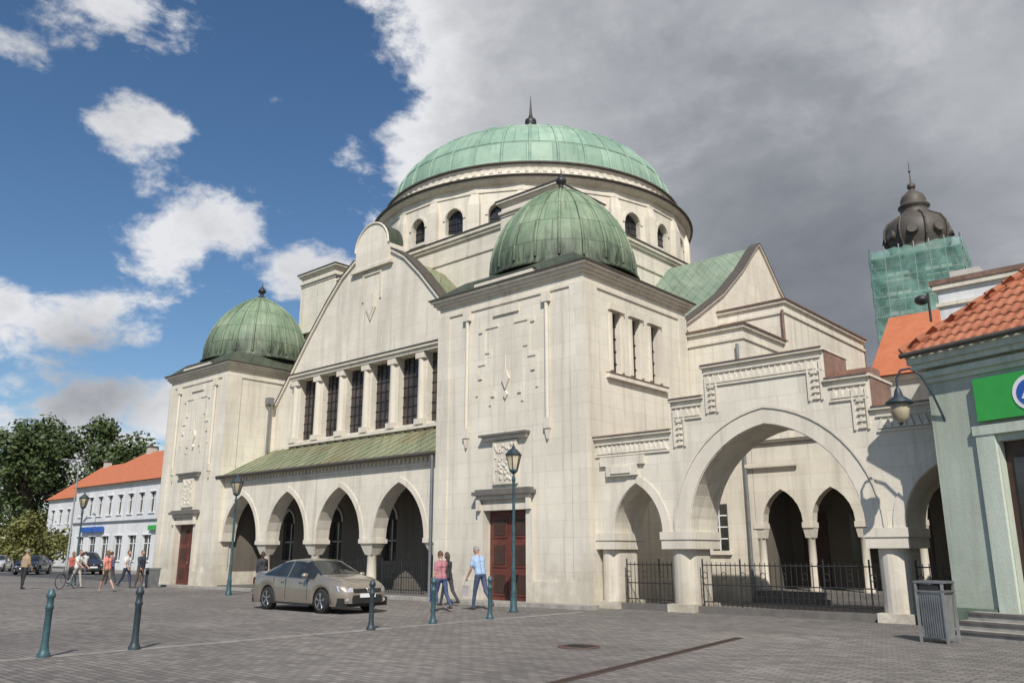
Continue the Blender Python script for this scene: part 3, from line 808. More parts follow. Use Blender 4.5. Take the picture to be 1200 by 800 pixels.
for i in range(9): mb.box(-.19+.043*i,-.172+.043*i,-.20,-.185,.1,.85,'zinc')
mb.box(-.28,.28,-.23,.23,1.06,1.10,'zinc'); mb.box(-.27,.27,-.22,.22,.9,.93,'zinc')
mb.box(-.18,.18,-.205,-.19,.94,1.03,'interior_dark')
mb.obj('bin_body',parent=bn)

# ------------------------------------------------------------------ buildings behind right
def gbox(name,x0,x1,y0,y1,z,wallm,ridge,axis='x',win=None,roofm='roof_tiles_old',hip=0):
    e=empty(name,((x0+x1)/2,y0,0)); ox,oy=(x0+x1)/2,y0
    mb=MB(); X0,X1,Y1=x0-ox,x1-ox,y1-oy
    holes=[]
    if win:
        for (n,za,zb,w,m0) in win:
            for i in range(n):
                c=X0+m0+(X1-X0-2*m0)*i/max(1,n-1); holes.append((c-w/2,c+w/2,za,zb))
    mb.wall(X0,X1,0,z,0,.35,holes,wallm)
    mb.box(X0,X1,.35,Y1,0,z,wallm)
    mb.box(X0-.1,X1+.1,-.12,-.003,z-.25,z-.02,TR)
    for h in holes:
        mb.box(h[0],h[1],.2,.24,h[2],h[3],'window_glass')
        mb.box((h[0]+h[1])/2-.04,(h[0]+h[1])/2+.04,.14,.199,h[2],h[3],'sign_white'); mb.box(h[0],h[1],.14,.198,h[2]+(h[3]-h[2])*.65,h[2]+(h[3]-h[2])*.65+.07,'sign_white')
        mb.box(h[0]-.12,h[1]+.12,-.08,-.003,h[3],h[3]+.14,'sign_white'); mb.box(h[0]-.1,h[1]+.1,-.1,-.003,h[2]-.12,h[2]-.01,'sign_white')
    mb.obj('walls',parent=e)
    rb=MB(); o=.4
    ym=Y1/2
    rb.add([(X0-o,-o,z),(X1+o,-o,z),(X1+o,Y1+o,z),(X0-o,Y1+o,z),(X0-o+hip,ym,ridge),(X1+o-hip,ym,ridge)],[(0,1,5,4),(2,3,4,5),(3,0,4),(1,2,5),(3,2,1,0)],roofm)
    for i in range(int((X1-X0)/6)):
        x=X0+4+i*6
        if abs(x)<(X1-X0)/2-3 and win and i%2==0: rb.box(x-.4,x+.4,ym-.4,ym+.4,ridge-1.2,ridge+.5,'grey_render'); rb.box(x-.48,x+.48,ym-.48,ym+.48,ridge+.5,ridge+.6,'coping_dark')
    rb.obj('roof',parent=e)
    return e
gbox('brick_roofed_house',-12.8,-3,40.6,48,9.7,'grey_render',13.5,'x',None,'roof_tiles_old',0)
e=empty('parapet_building',(-5,35.5,0)); mb=MB()
mb.box(-3.6,5,0,5,0,11.9,'white_render'); mb.box(-3.7,5.1,-.1,5.1,11.2,11.35,TR); mb.box(-3.75,5.15,-.15,5.15,11.9,12.1,TR)
mb.box(-3.85,5.2,-.2,5.2,12.1,12.3,'coping_rust')
mb.box(-3.3,-2.2,1,2,12.3,12.9,'grey_render')
mb.tube((-3.9,-.3,10.6),(-3.9,-.3,11.8),.05,.05,6,'iron_black'); mb.sphere((-4.1,-.5,11.5),.28,.28,.2,'iron_black')
mb.obj('walls',parent=e)
ct=empty('church_tower_scaffolded',(-22.3,87.2,0),R(8)); mb=MB()
mb.box(-3.0,3.0,-3.0,3.0,0,30.2,'grey_render')
for z in (22,26.5): 
    for s in (-1,1): mb.box(-.7,.7,s*3.01-.02,s*3.01+.02,z,z+2.6,'interior_dark'); mb.box(s*3.01-.02,s*3.01+.02,-.7,.7,z,z+2.6,'interior_dark')
for z in (21,25.4,29.5): mb.box(-3.2,3.2,-3.2,3.2,z,z+.4,'sign_white')
pf=[(3.3,30.2),(3.4,30.5),(3.0,30.8),(2.65,31.0),(2.7,31.6),(3.0,32.2),(3.1,33.0),(3.0,33.8),(2.6,34.5),(1.85,35.0),(1.4,35.3),(1.3,36.0),(1.55,36.15),(1.5,36.3),(1.2,36.4),(1.25,36.9),(1.05,37.4),(.6,37.8),(.3,38.1),(.2,38.3)]
mb.lathe(pf,0,0,16,'coping_dark',True)
for k in range(8):
    a=R(45*k+22.5); pts=[((r+.08)*math.cos(a),(r+.08)*math.sin(a),z) for r,z in pf[3:11]]; mb.path(pts,.12,5,'coping_dark')
    a=R(45*k); mb.tube((2.85*math.cos(a),2.85*math.sin(a),32.8),(3.25*math.cos(a),3.25*math.sin(a),32.9),.6,.5,12,'coping_dark')
mb.sphere((0,0,38.5),.42,.42,.4,'coping_dark'); mb.tube((0,0,38.8),(0,0,41.3),.07,.03,6,'coping_dark'); mb.sphere((0,0,40.2),.14,.14,.14,'coping_dark',8,6)
mb.obj('tower_body',parent=ct)
mb=MB()
S=4.05
for sx in range(-3,4):
    for (f) in (lambda s,z:(s,-S,z),lambda s,z:(s,S,z),lambda s,z:(S,s,z),lambda s,z:(-S,s,z)):
        mb.tube(f(sx*S/3,0),f(sx*S/3,31.2),.07,.07,5,'steel_grey')
for z in range(2,32,2):
    for a,b in (((-S,-S),(S,-S)),((S,-S),(S,S)),((S,S),(-S,S)),((-S,S),(-S,-S))):
        mb.tube((a[0],a[1],z),(b[0],b[1],z),.07,.07,5,'steel_grey')
        mb.tube((a[0],a[1],z+1),(b[0],b[1],z+1),.04,.04,5,'steel_grey') if z<30 else None
    mb.box(-S+.1,S-.1,-S+.1,-3.25,z-.12,z-.02,'bark'); mb.box(3.25,S-.1,-S+.1,S-.1,z-.1,z-.021,'bark'); mb.box(-S+.1,-3.25,-3.24,S-.1,z-.1,z-.021,'bark')
mb.obj('scaffold',parent=ct)
mb=MB(); rr=random.Random(5)
for side in range(4):
    a=R(90*side); ca,sa=math.cos(a),math.sin(a)
    nx,nz=24,60; vs=[];fs=[]
    for j in range(nz+1):
        for i in range(nx+1):
            s=-S-.05+(2*S+.1)*i/nx; z=1+29.9*j/nz; d=S+.1+.15*abs(math.sin(i*math.pi/4))*rr.uniform(.3,1)+ (0.05*math.sin(z*3))
            vs.append((ca*s+sa*d, sa*s-ca*d, z+(rr.uniform(-.25,.1) if j==nz else 0)))
    for j in range(nz):
        for i in range(nx): q=j*(nx+1)+i; fs.append((q,q+1,q+nx+2,q+nx+1))
    mb.add(vs,fs,'scaffold_net',True)
mb.obj('netting',parent=ct)

# ------------------------------------------------------------------ left background
e=gbox('white_townhouse',-91.5,-64,35,46,8.1,'white_render',12.0,'x',[(12,5.2,7.0,1.0,1.6),(9,1.0,3.2,1.5,2.2)],'roof_tiles_old',3)
mb=MB(); mb.box(-11,-6,-.35,-.13,3.6,4.1,'sign_blue'); mb.box(3.5,5.5,-.3,-.13,3.6,4.0,'sign_green'); mb.box(-13.8,13.8,-.14,-.004,4.47,4.58,'zinc'); mb.obj('shop_signs',parent=e)
gbox('gabled_townhouse',-124,-97,44,55,8.6,'white_render',13.4,'x',[(10,5.4,7.2,1.1,1.8),(10,1.2,3.2,1.1,1.8)],'roof_tiles_old',3)
gbox('cream_townhouse',-175,-140,72,85,8,'yellow_render',12.5,'x',[(12,5,6.6,1.1,1.8),(12,1,2.8,1.1,1.8)],'roof_tiles_old',3)
gbox('grey_townhouse',-63,-46,58,70,9,'grey_render',13,'x',[(7,5.2,7.0,1.1,1.8)],'roof_tiles_old',3)

# ------------------------------------------------------------------ ground
def sheet(name,x0,x1,y0,y1,z,m):
    mb=MB(); mb.add([(x0,y0,z),(x1,y0,z),(x1,y1,z),(x0,y1,z)],[(0,1,2,3)],m); return mb.obj(name)
sheet('ground',-1500,1500,-1500,1500,-.004,'land')
sheet('square_paving',-140,60,-60,70,0,'paving')
mb=MB(); mb.add([(-250,22.5,.004),(-50,22.5,.004),(-50,31.0,.004),(-250,31.0,.004)],[(0,1,2,3)],'asphalt')
for i in range(20): mb.add([(-240+i*9,26.7,.008),(-236+i*9,26.7,.008),(-236+i*9,26.85,.008),(-240+i*9,26.85,.008)],[(0,1,2,3)],'road_paint')
mb.obj('road')
mb=MB(); mb.box(-250,-50,31.0,31.15,0,.13,'kerb_stone'); mb.box(-250,-50,31.15,34.95,0,.12,'paving_band'); mb.obj('pavement')
sheet('paving_strip',-15.05,-14.75,-40,19.5,.004,'paving_band')
mb=MB()
d=Vector((-8.1,15.5,0))-Vector((-6.4,3.5,0)); d.normalize(); nrm=Vector((-d.y,d.x,0))*.10
a=Vector((-6.4,3.5,.005)); b=Vector((-8.15,15.8,.005))
mb.add([a-nrm,b-nrm,b+nrm,a+nrm],[(0,1,2,3)],'drain_rust')
L=(b-a).length; nn=int(L/.07)
for i in range(nn):
    p=a+(b-a)*((i+.3)/nn); q=a+(b-a)*((i+.65)/nn)
    mb.add([p-nrm*.7+Vector((0,0,.003)),q-nrm*.7+Vector((0,0,.003)),q+nrm*.7+Vector((0,0,.003)),p+nrm*.7+Vector((0,0,.003))],[(0,1,2,3)],'interior_dark')
mb.obj('drain_channel')
mb=MB(); mb.lathe([(.38,.0045),(.38,.012),(.34,.014),(.335,.008),(.31,.008),(.30,.013),(.01,.014)],-9.5,12.4,28,'drain_rust'); 
for k in range(6): mb.box(-9.75,-9.25,12.22+k*.07,12.25+k*.07,.0145,.018,'interior_dark')
mb.obj('manhole_cover')

# ------------------------------------------------------------------ bollards and lamps
for i,(x,y) in enumerate(((-14.9,5.5),(-14.9,6.95),(-14.85,12.05),(-15.1,14.1),(-15.05,16.0))):
    mb=MB(); m='post_teal' if i in (0,3,4) else 'post_dark'
    mb.lathe([(.10,0),(.10,.05),(.075,.09),(.07,.12),(.055,.2),(.052,.72),(.065,.74),(.065,.78),(.052,.80),(.05,.90),(.07,.92),(.072,.96),(.055,.99),(.045,1.02),(.02,1.05)],0,0,18,m)
    b=mb.obj('bollard',loc=(x,y,0))
def street_lamp(x,y):
    mb=MB()
    mb.lathe([(.13,0),(.13,.06),(.10,.12),(.085,.5),(.09,.55),(.07,.62),(.06,1.1),(.065,1.15),(.05,1.2),(.038,3.6),(.055,3.64),(.055,3.72),(.03,3.8),(.03,3.85)],0,0,16,'post_teal')
    n=6
    mb.lathe([(.05,3.85),(.13,3.92),(.14,3.97)],0,0,n,'post_teal',False)
    mb.lathe([(.12,3.97),(.22,4.38)],0,0,n,'lantern_glass',False)
    for k in range(n):
        a=2*math.pi*k/n; mb.tube((.125*math.cos(a),.125*math.sin(a),3.97),(.225*math.cos(a),.225*math.sin(a),4.38),.016,.016,5,'post_dark')
    mb.lathe([(.25,4.38),(.26,4.41),(.12,4.56),(.06,4.59),(.05,4.64),(.02,4.68),(.01,4.74)],0,0,n,'post_dark',False)
    return mb.obj('street_lamp',loc=(x,y,0))
street_lamp(-16.3,18.3); street_lamp(-31.2,18.1); street_lamp(-46.3,18.1)
def road_lamp(x,y,h,ang):
    mb=MB(); mb.lathe([(.14,0),(.12,.8),(.09,.9),(.06,h-.6)],0,0,10,'steel_grey')
    pts=[(0,0,h-.6),(.1,0,h-.2),(.5,0,h+.1),(1.6,0,h+.25)]
    mb.path(pts,.05,8,'steel_grey'); mb.sphere((1.95,0,h+.25),.45,.16,.1,'steel_grey')
    mb.obj('road_lamp',loc=(x,y,0),rotz=ang)
road_lamp(-83,31.6,10.0,R(200)); road_lamp(-99,29,9.5,R(190))
mb=MB(); mb.frustum(0,0,0,.85,.22,.22,.26,.26,'zinc'); mb.box(-.28,.28,-.28,.28,.851,.92,'steel_grey'); mb.box(-.15,.15,-.275,-.255,.62,.78,'interior_dark'); mb.obj('litter_bin',loc=(-40.9,19.6,0))

# ------------------------------------------------------------------ cars
simple('tyre',(.015,.015,.015),.85)
def carpaint(key,col):
    m,nt,b=NT(key)
    n=NOISE(nt,POS(nt),3,3); c=MIX(nt,MR(nt,n,.3,.7,0,1),tuple(x*.93 for x in col),tuple(x*1.05 for x in col))
    nt.links.new(c,b.inputs['Base Color'])
    b.inputs['Metallic'].default_value=.5; b.inputs['Roughness'].default_value=.28
    b.inputs['Coat Weight'].default_value=.8; b.inputs['Coat Roughness'].default_value=.04; MATS[key]=m
carpaint('paint_champagne',(.30,.265,.22)); carpaint('paint_black',(.015,.016,.02)); carpaint('paint_white',(.75,.75,.75)); carpaint('paint_darkblue',(.03,.04,.07))
glassmat('car_glass',(.02,.024,.025),.04)
simple('lamp_clear',(.6,.62,.65),.1,metal=.5,var=.1); simple('lamp_red',(.35,.02,.02),.2,var=.1); simple('chrome',(.7,.7,.7),.12,metal=1,var=.05); simple('alloy',(.42,.42,.43),.3,metal=.8,var=.1)
simple('rubber',(.02,.02,.02),.6)
def lerp(tab,x):
    for (a,va),(b,vb) in zip(tab[:-1],tab[1:]):
        if a<=x<=b: return va+(vb-va)*(x-a)/(b-a)
    return tab[0][1] if x<tab[0][0] else tab[-1][1]
def car(name,x,y,rot,paint,scale=(1,1,1)):
    e=empty(name,(x,y,0),rot); e.scale=scale
    mb=MB(); RW,FW=-1.30,1.36; wr=.325; ar=.385
    ztop=[(-2.33,.62),(-2.30,.88),(-2.22,1.02),(-2.1,1.07),(-1.75,1.10),(-1.66,1.11),(-1.25,1.26),(-.92,1.385),(-.6,1.435),(-.2,1.455),(.15,1.445),(.38,1.40),(.75,1.21),(1.12,1.02),(1.2,1.0),(1.6,.955),(1.95,.88),(2.15,.79),(2.26,.66),(2.32,.5)]
    belt=[(-2.33,.60),(-2.3,.82),(-2.2,.93),(-1.6,.97),(-.5,.94),(1.0,.89),(1.6,.85),(2.0,.77),(2.18,.68),(2.32,.48)]
    wid=[(-2.33,.66),(-2.25,.78),(-2.0,.86),(-1.4,.89),(1.4,.89),(1.9,.85),(2.15,.75),(2.28,.60),(2.32,.52)]
    wtop=[(-2.33,.6),(-2.1,.72),(-1.7,.66),(-1.2,.60),(-.9,.58),(.3,.60),(.8,.66),(1.12,.72),(1.6,.66),(2.1,.58),(2.32,.45)]
    xs=sorted(set([t[0] for t in ztop]+[-2.0,-.75,-.35,-.30,.35,.45,.6,.9,1.0,1.3,-1.9,-1.45]+[RW+ar*math.cos(R(t)) for t in range(0,181,15)]+[FW+ar*math.cos(R(t)) for t in range(0,181,15)]))
    secs=[]
    for q in xs:
        zb=.20+(.08 if abs(q)>2.1 else 0)
        for wc in (RW,FW):
            if abs(q-wc)<ar: zb=max(zb,wr+math.sqrt(ar*ar-(q-wc)**2)-.01)
        w=lerp(wid,q); b=lerp(belt,q); zt=lerp(ztop,q); wt=min(lerp(wtop,q),w*.93)
        b=min(b,zt-.015); zb=min(zb,b-.06)
        sec=[(w*.965,zb),(w*.995,zb+(b-zb)*.22),(w,zb+(b-zb)*.55),(w*.985,zb+(b-zb)*.86),(w*.94,b),(wt+.015,b+(zt-b)*.86),(wt*.86,b+(zt-b)*.965),(wt*.45,zt-.004),(0,zt)]
        secs.append((q,sec))
    vs=[]
    for q,sec in secs:
        for yy,zz in sec: vs.append((q,yy,zz))
        for yy,zz in sec[-2::-1]: vs.append((q,-yy,zz))
    nc=17
    for i in range(len(secs)-1):
        xa,xb=secs[i][0],secs[i+1][0]; xm=(xa+xb)/2
        for j in range(nc-1):
            jj=j if j<8 else 15-j
            m=paint
            if jj==4 and -1.55<xm<.95:
                if not (-.40<xm<-.28): m='car_glass'
            if jj>=5 and (.36<xm<1.13 or -1.68<xm<-.92): m='car_glass'
            o=i*nc+j
            mb.add([vs[o],vs[o+1],vs[o+nc+1],vs[o+nc]],[(0,1,2,3)],m,True)
    mb.add(vs[:nc],[list(range(nc))],paint); mb.add(vs[-nc:],[list(range(nc))],'rubber')
    mb.box(-2.2,2.2,-.80,.80,.19,.42,'rubber')
    mb.box(RW+.42,FW-.42,-.84,.84,.22,.5,'rubber')
    bo=mb.obj('body',parent=e)
    bmm=bmesh.new(); bmm.from_mesh(bo.data); bmesh.ops.remove_doubles(bmm,verts=bmm.verts,dist=.0005); bmesh.ops.recalc_face_normals(bmm,faces=bmm.faces); bmm.to_mesh(bo.data); bmm.free()
    wb=MB()
    for wx in (RW,FW):
        for s in (-1,1):
            wb.T=lambda p,wx=wx,s=s:(wx+p[0],s*(.885-p[2]),wr+p[1])
            wb.lathe([(.20,.0),(.22,-.008),(.30,0),(wr,.03),(wr,.19),(.28,.22),(.1,.22)],0,0,32,'tyre')
            wb.lathe([(.225,.004),(.215,.0),(.20,.03),(.19,.05),(.05,.055),(.01,.055)],0,0,32,'rubber')
            wb.lathe([(.218,.001),(.225,-.004),(.218,-.007),(.205,-.004),(.20,.01)],0,0,32,'alloy')
            for k in range(5):
                a=2*math.pi*k/5+.3
                for da in (-.10,.10):
                    wb.tube((.04*math.cos(a),.04*math.sin(a),.012),(.208*math.cos(a+da),.208*math.sin(a+da),.006),.022,.018,6,'alloy')
            wb.lathe([(.055,.02),(.05,0),(.01,-.004)],0,0,12,'alloy')
            wb.T=None
    wb.obj('wheels',parent=e)
    db=MB()
    for s in (-1,1):
        def bx(x0,x1,ya,yb,z0,z1,m):
            a,b=sorted((s*ya,s*yb)); db.box(x0,x1,a,b,z0,z1,m)
        for xx in (-.34,.72): bx(xx-.006,xx+.006,.875,.893,.34,.90,'rubber')
        bx(-1.0,.98,.83,.885,.20,.25,'rubber')
        for xx in (-.58,.32): bx(xx,xx+.17,.885,.91,.80,.825,paint)
        bx(-.95,-.94,.87,.892,.72,.9,'rubber')
        bx(.72,.84,.88,.93,.95,.98,'rubber'); db.sphere((.76,s*1.0,1.0),.09,.11,.07,paint,10,8)
        db.tube((-1.45,s*.845,.965),(.95,s*.842,.902),.010,.010,5,'chrome')
        P=[(2.04,s*.79,.60),(2.22,s*.64,.58),(2.285,s*.47,.58),(2.25,s*.47,.69),(2.14,s*.64,.73),(1.96,s*.80,.74)]
        P=[(a+.012,b*1.01,c) for a,b,c in P]; db.add(P,[(0,1,2,3,4,5)],'lamp_clear')
        db.tube((2.2,s*.62,.36),(2.275,s*.60,.36),.05,.05,12,'lamp_clear')
        P=[(-2.14,s*.83,.72),(-2.295,s*.68,.72),(-2.31,s*.42,.74),(-2.30,s*.42,.86),(-2.28,s*.68,.90),(-2.1,s*.845,.90)]
        P=[(a-.012,b*1.012,c) for a,b,c in P]; db.add(P,[(0,1,2,3,4,5)],'lamp_red')
    db.box(2.275,2.335,-.46,.46,.585,.665,'rubber'); 
    for z in (.60,.625,.65): db.box(2.336,2.342,-.45,.45,z-.006,z+.003,'chrome')
    db.T=lambda p:(2.335+p[2],p[0],.628+p[1]); db.lathe([(.055,0),(.055,.018),(.03,.022),(.01,.022)],0,0,20,'chrome'); db.T=None
    db.box(2.26,2.335,-.50,.50,.28,.40,'rubber'); db.box(2.325,2.35,-.26,.26,.43,.535,'sign_white')
    db.box(-2.36,-2.33,-.26,.26,.68,.79,'sign_white'); db.box(-2.34,-2.2,-.7,.7,.28,.40,'rubber')
    db.tube((1.05,-.3,1.06),(.75,.25,1.225),.008,.008,4,'rubber')
    db.obj('details',parent=e)
    return e
car('parked_car',-21.25,15.2,0,'paint_champagne')
car('parked_car',-73.5,25.5,R(-35),'paint_black',(1,1,1))
car('parked_car',-70.0,28.2,R(-10),'paint_darkblue',(.98,1,1.18))
car('parked_car',-104,29.5,R(-15),'paint_white')
car('parked_car',-88,27.5,R(-30),'paint_white')
bk=empty('bicycle',(-42.6,16.4,0),R(-60)); mb=MB()
for wx in (-.52,.52):
    pts=[(wx+.33*math.cos(R(t)),0,.34+.33*math.sin(R(t))) for t in range(0,361,18)]; mb.path(pts,.018,6,'tyre')
    for t in range(0,180,30): mb.tube((wx+.32*math.cos(R(t)),0,.34+.32*math.sin(R(t))),(wx-.32*math.cos(R(t)),0,.34-.32*math.sin(R(t))),.003,.003,4,'chrome')
for p,q in (((-.52,0,.34),(-.08,0,.30)),((-.08,0,.30),(-.2,0,.82)),((-.52,0,.34),(-.18,0,.75)),((-.18,0,.75),(.36,0,.82)),((-.08,0,.30),(.38,0,.74)),((.52,0,.34),(.34,0,.98))): mb.tube(p,q,.016,.016,6,'post_dark')
mb.sphere((-.2,0,.87),.13,.08,.035,'rubber'); mb.tube((.32,-.28,1.0),(.32,.28,1.0),.014,.014,6,'steel_grey')
mb.tube((-.08,-.1,.30),(-.08,.1,.30),.09,.09,12,'steel_grey')
mb.obj('frame',parent=bk)

# ------------------------------------------------------------------ people
def capsule(mb,p0,r0,p1,r1,m,n=10):
    p0=Vector(p0);p1=Vector(p1); d=p1-p0
    if d.length<1e-5: d=Vector((0,0,.001))
    q=d.to_track_quat('Z','Y'); ax=d.normalized(); vs=[];fs=[]
    rings=[]
    for t in (-88,-50,-20,0): rings.append((p0+ax*r0*math.sin(R(t)),r0*math.cos(R(t))))
    for t in (0,20,50,88): rings.append((p1+ax*r1*math.sin(R(t)),r1*math.cos(R(t))))
    for c,r in rings:
        for i in range(n):
            a=2*math.pi*i/n; vs.append(c+q@Vector((r*math.cos(a),r*math.sin(a),0)))
    k=len(rings)
    for j in range(k-1):
        for i in range(n): fs.append((j*n+i,j*n+(i+1)%n,(j+1)*n+(i+1)%n,(j+1)*n+i))
    fs.append(tuple(range(n))[::-1]); fs.append(tuple(range((k-1)*n,k*n)))
    mb.add(vs,fs,m,True)
PC=0
def person(loc,yaw,h,skin,top,bottom,shoes,hair,female=False,lean=4,legs=(18,-16),knees=(6,22),arms=(-18,20),elb=(15,25),out=(8,8),headp=0,short=True,shorts=False,vox=.02,bag=None,longhair=False):
    global PC; PC+=1; S=h/1.75
    for k,c in (('skin',skin),('top',top),('bottom',bottom),('shoes',shoes),('hair',hair)):
        simple('person%d_%s'%(PC,k),c,.75 if k!='skin' else .5,var=.12 if k!='bottom' else .2,scale=9)
    K=lambda s:'person%d_%s'%(PC,s)
    e=empty('walking_woman' if female else 'walking_man',loc,yaw)
    V=Vector
    segs=[]
    def rotx(a,l): return V((0,math.sin(R(a))*l,-math.cos(R(a))*l))
    pel=V((0,0,.93)); hw=.095 if not female else .10
    ank=[]
    for s,a,k in ((-1,legs[0],knees[0]),(1,legs[1],knees[1])):
        hp=pel+V((s*hw,0,-.02)); kn=hp+rotx(a,.43); an=kn+rotx(a-k,.41)
        segs.append((hp,.092,kn,.062,'bottom')); segs.append((kn,.060,an,.046 if not shorts else .036,'bottom' if not shorts else 'skin'))
        toe=an+V((0,.15,-.045)); heel=an+V((0,-.03,-.045))
        segs.append((heel,.038,toe,.034,'shoes')); segs.append((an,.04,heel,.036,'shoes')); ank.append(an)
    up=V((0,math.sin(R(lean)),math.cos(R(lean))))
    sh=.185 if not female else .165
    wst=pel+up*.16; ch=pel+up*.38; nk=pel+up*.53; 
    for s in (-1,1):
        segs.append((pel+V((s*.06,0,0)),.108,wst+V((s*.055,0,0)),.098 if not female else .085,'bottom'))
        segs.append((pel+up*.06+V((s*.062,0,0)),.110,wst+V((s*.06,0,0)),.104 if not female else .09,'top'))
        segs.append((wst+V((s*.055,0,0)),.105 if not female else .085,ch+V((s*.085,.01,0)),.112 if not female else .10,'top'))
        segs.append((ch+V((s*.07,0,0)),.11,nk+V((s*.05,0,-.05)),.07,'top'))
        segs.append((nk+V((s*.05,0,-.045)),.06,nk+V((s*sh,0,-.075)),.058,'top'))
    headc=nk+up*.17+V((0,.02+headp*.0012,-abs(headp)*.0008))
    segs.append((nk-up*.04,.055,headc-V((0,.01,.06)),.048,'skin'))
    wr=[]
    for s,a,el,oo in ((-1,arms[0],elb[0],out[0]),(1,arms[1],elb[1],out[1])):
        s0=nk+V((s*sh,0,-.075)); lat=math.sin(R(oo))
        e1=s0+rotx(a,.285)+V((s*lat*.28,0,0)); w1=e1+rotx(a+el,.25)+V((s*lat*.05,0,0))
        if short:
            mid=s0.lerp(e1,.62); segs.append((s0,.056,mid,.056,'top')); segs.append((mid,.043,e1,.040,'skin')); segs.append((e1,.040,w1,.027,'skin'))
        else:
            segs.append((s0,.058,e1,.050,'top')); segs.append((e1,.049,w1,.038,'top'))
        wr.append((s,e1,w1,a+el))
    low=min(a.z for a in ank)-.083
    off=V((0,0,-low))
    tmp=MB()
    for p0,r0,p1,r1,l in segs: capsule(tmp,(p0+off)*S,r0*S,(p1+off)*S,r1*S,K(l))
    o=tmp.obj('body',parent=e)
    md=o.modifiers.new('r','REMESH'); md.mode='VOXEL'; md.voxel_size=vox; md.use_smooth_shade=True
    ms=o.modifiers.new('s','SMOOTH'); ms.factor=.5; ms.iterations=2
    tx=bpy.data.textures.new('cloth_%d'%PC,'CLOUDS'); tx.noise_scale=.09
    dm=o.modifiers.new('d','DISPLACE'); dm.texture=tx; dm.strength=.018; dm.mid_level=.5
    dg=bpy.context.evaluated_depsgraph_get(); ev=o.evaluated_get(dg); me=bpy.data.meshes.new_from_object(ev)
    o.modifiers.clear(); me.materials.clear()
    keys=['skin','top','bottom','shoes']
    for k in keys: me.materials.append(MATS[K(k)])
    sg=[((p0+off)*S,r0*S,(p1+off)*S,r1*S,keys.index(l)) for p0,r0,p1,r1,l in segs]
    pre=[(a,b-a,(b-a).length_squared,ra,rb,l) for a,ra,b,rb,l in sg]
    for f in me.polygons:
        c=f.center; best=9;bl=0
        for a,d,l2,ra,rb,l in pre:
            t=(c-a).dot(d)/l2; t=0 if t<0 else (1 if t>1 else t)
            dd=(c-a-d*t).length-(ra+(rb-ra)*t)
            if l==1: dd-=.004
            if dd<best: best=dd;bl=l
        f.material_index=bl; f.use_smooth=True
    o.data=me
    hb=MB(); hc=(headc+off)*S
    tilt=Matrix.Rotation(R(-headp),3,'X')
    def hp_(p): 
        v=tilt@V(p); return hc+v*S
    n,kk=18,14; vs=[]
    for j in range(kk+1):
        t=math.pi*j/kk
        for i in range(n):
            a=2*math.pi*i/n; x,y,z=math.sin(t)*math.cos(a),math.sin(t)*math.sin(a),-math.cos(t)
            wx=.076*(1-.22*max(0,-z)); wy=.095*(1-.10*max(0,-z)); 
            yy=y*wy+(.012 if z<-.3 and y>0 else 0)
            vs.append(hp_((x*wx,yy,z*.118)))
    for j in range(kk):
        for i in range(n):
            hb.add([vs[j*n+i],vs[j*n+(i+1)%n],vs[(j+1)*n+(i+1)%n],vs[(j+1)*n+i]],[(0,1,2,3)],K('skin'),True)
    for j in range(kk):
        for i in range(n):
            a=2*math.pi*(i+.5)/n; t=math.pi*(j+.5)/kk; y=math.sin(t)*math.sin(a); z=-math.cos(t)
            if z>.55 or (y<.25 and z>(-.25 if not longhair else -.75)) :
                q=[]
                for idx in (j*n+i,j*n+(i+1)%n,(j+1)*n+(i+1)%n,(j+1)*n+i): q.append(hc+(vs[idx]-hc)*1.09)
                hb.add(q,[(0,1,2,3)],K('hair'),True)
    if longhair: capsule(hb,hp_((0,-.05,-.02)),.075*S,hp_((0,-.055,-.16)),.055*S,K('hair'))
    hb.add([hp_((-.012,.088,.02)),hp_((.012,.088,.02)),hp_((.017,.09,-.03)),hp_((-.017,.09,-.03)),hp_((0,.115,-.025))],[(0,1,4),(1,2,4),(2,3,4),(3,0,4)],K('skin'))
    for s in (-1,1):
        c=hp_((s*.03,.087,.012)); hb.sphere(c,.011*S,.007*S,.007*S,'sign_white',8,6); c=hp_((s*.03,.093,.012)); hb.sphere(c,.005*S,.004*S,.005*S,'interior_dark',6,5)
        c=hp_((s*.078,0,-.005)); hb.sphere(c,.010*S,.018*S,.028*S,K('skin'),8,6)
    c=hp_((0,.088,-.055)); hb.sphere(c,.022*S,.008*S,.006*S,'lamp_red',8,5)
    hb.obj('head',parent=e)
    ha=MB()
    for s,e1,w1,ang in wr:
        w=(w1+off)*S; f=(w1-e1).normalized(); side=V((1,0,0)); nrm=f.cross(side).normalized()
        palm=w+f*.075*S
        for q in (-.022,0,.022): capsule(ha,w+nrm*q*.5*S,.017*S,palm+nrm*q*S,.016*S,K('skin'),8)
        for i,ln in enumerate((.066,.075,.070,.055)):
            st=palm+nrm*(.028-.019*i)*S; mid=st+(f*.55*ln+side*(-s)*.012)*S; en=mid+(f*.35*ln+side*(-s)*.025)*S
            capsule(ha,st,.0095*S,mid,.0085*S,K('skin'),6); capsule(ha,mid,.0085*S,en,.007*S,K('skin'),6)
        st=w+f*.025*S+nrm*.025*S; mid=st+(f*.03+nrm*.028)*S; capsule(ha,st,.012*S,mid,.010*S,K('skin'),6); capsule(ha,mid,.010*S,mid+(f*.03+nrm*.004)*S,.008*S,K('skin'),6)
    ha.obj('hands',parent=e)
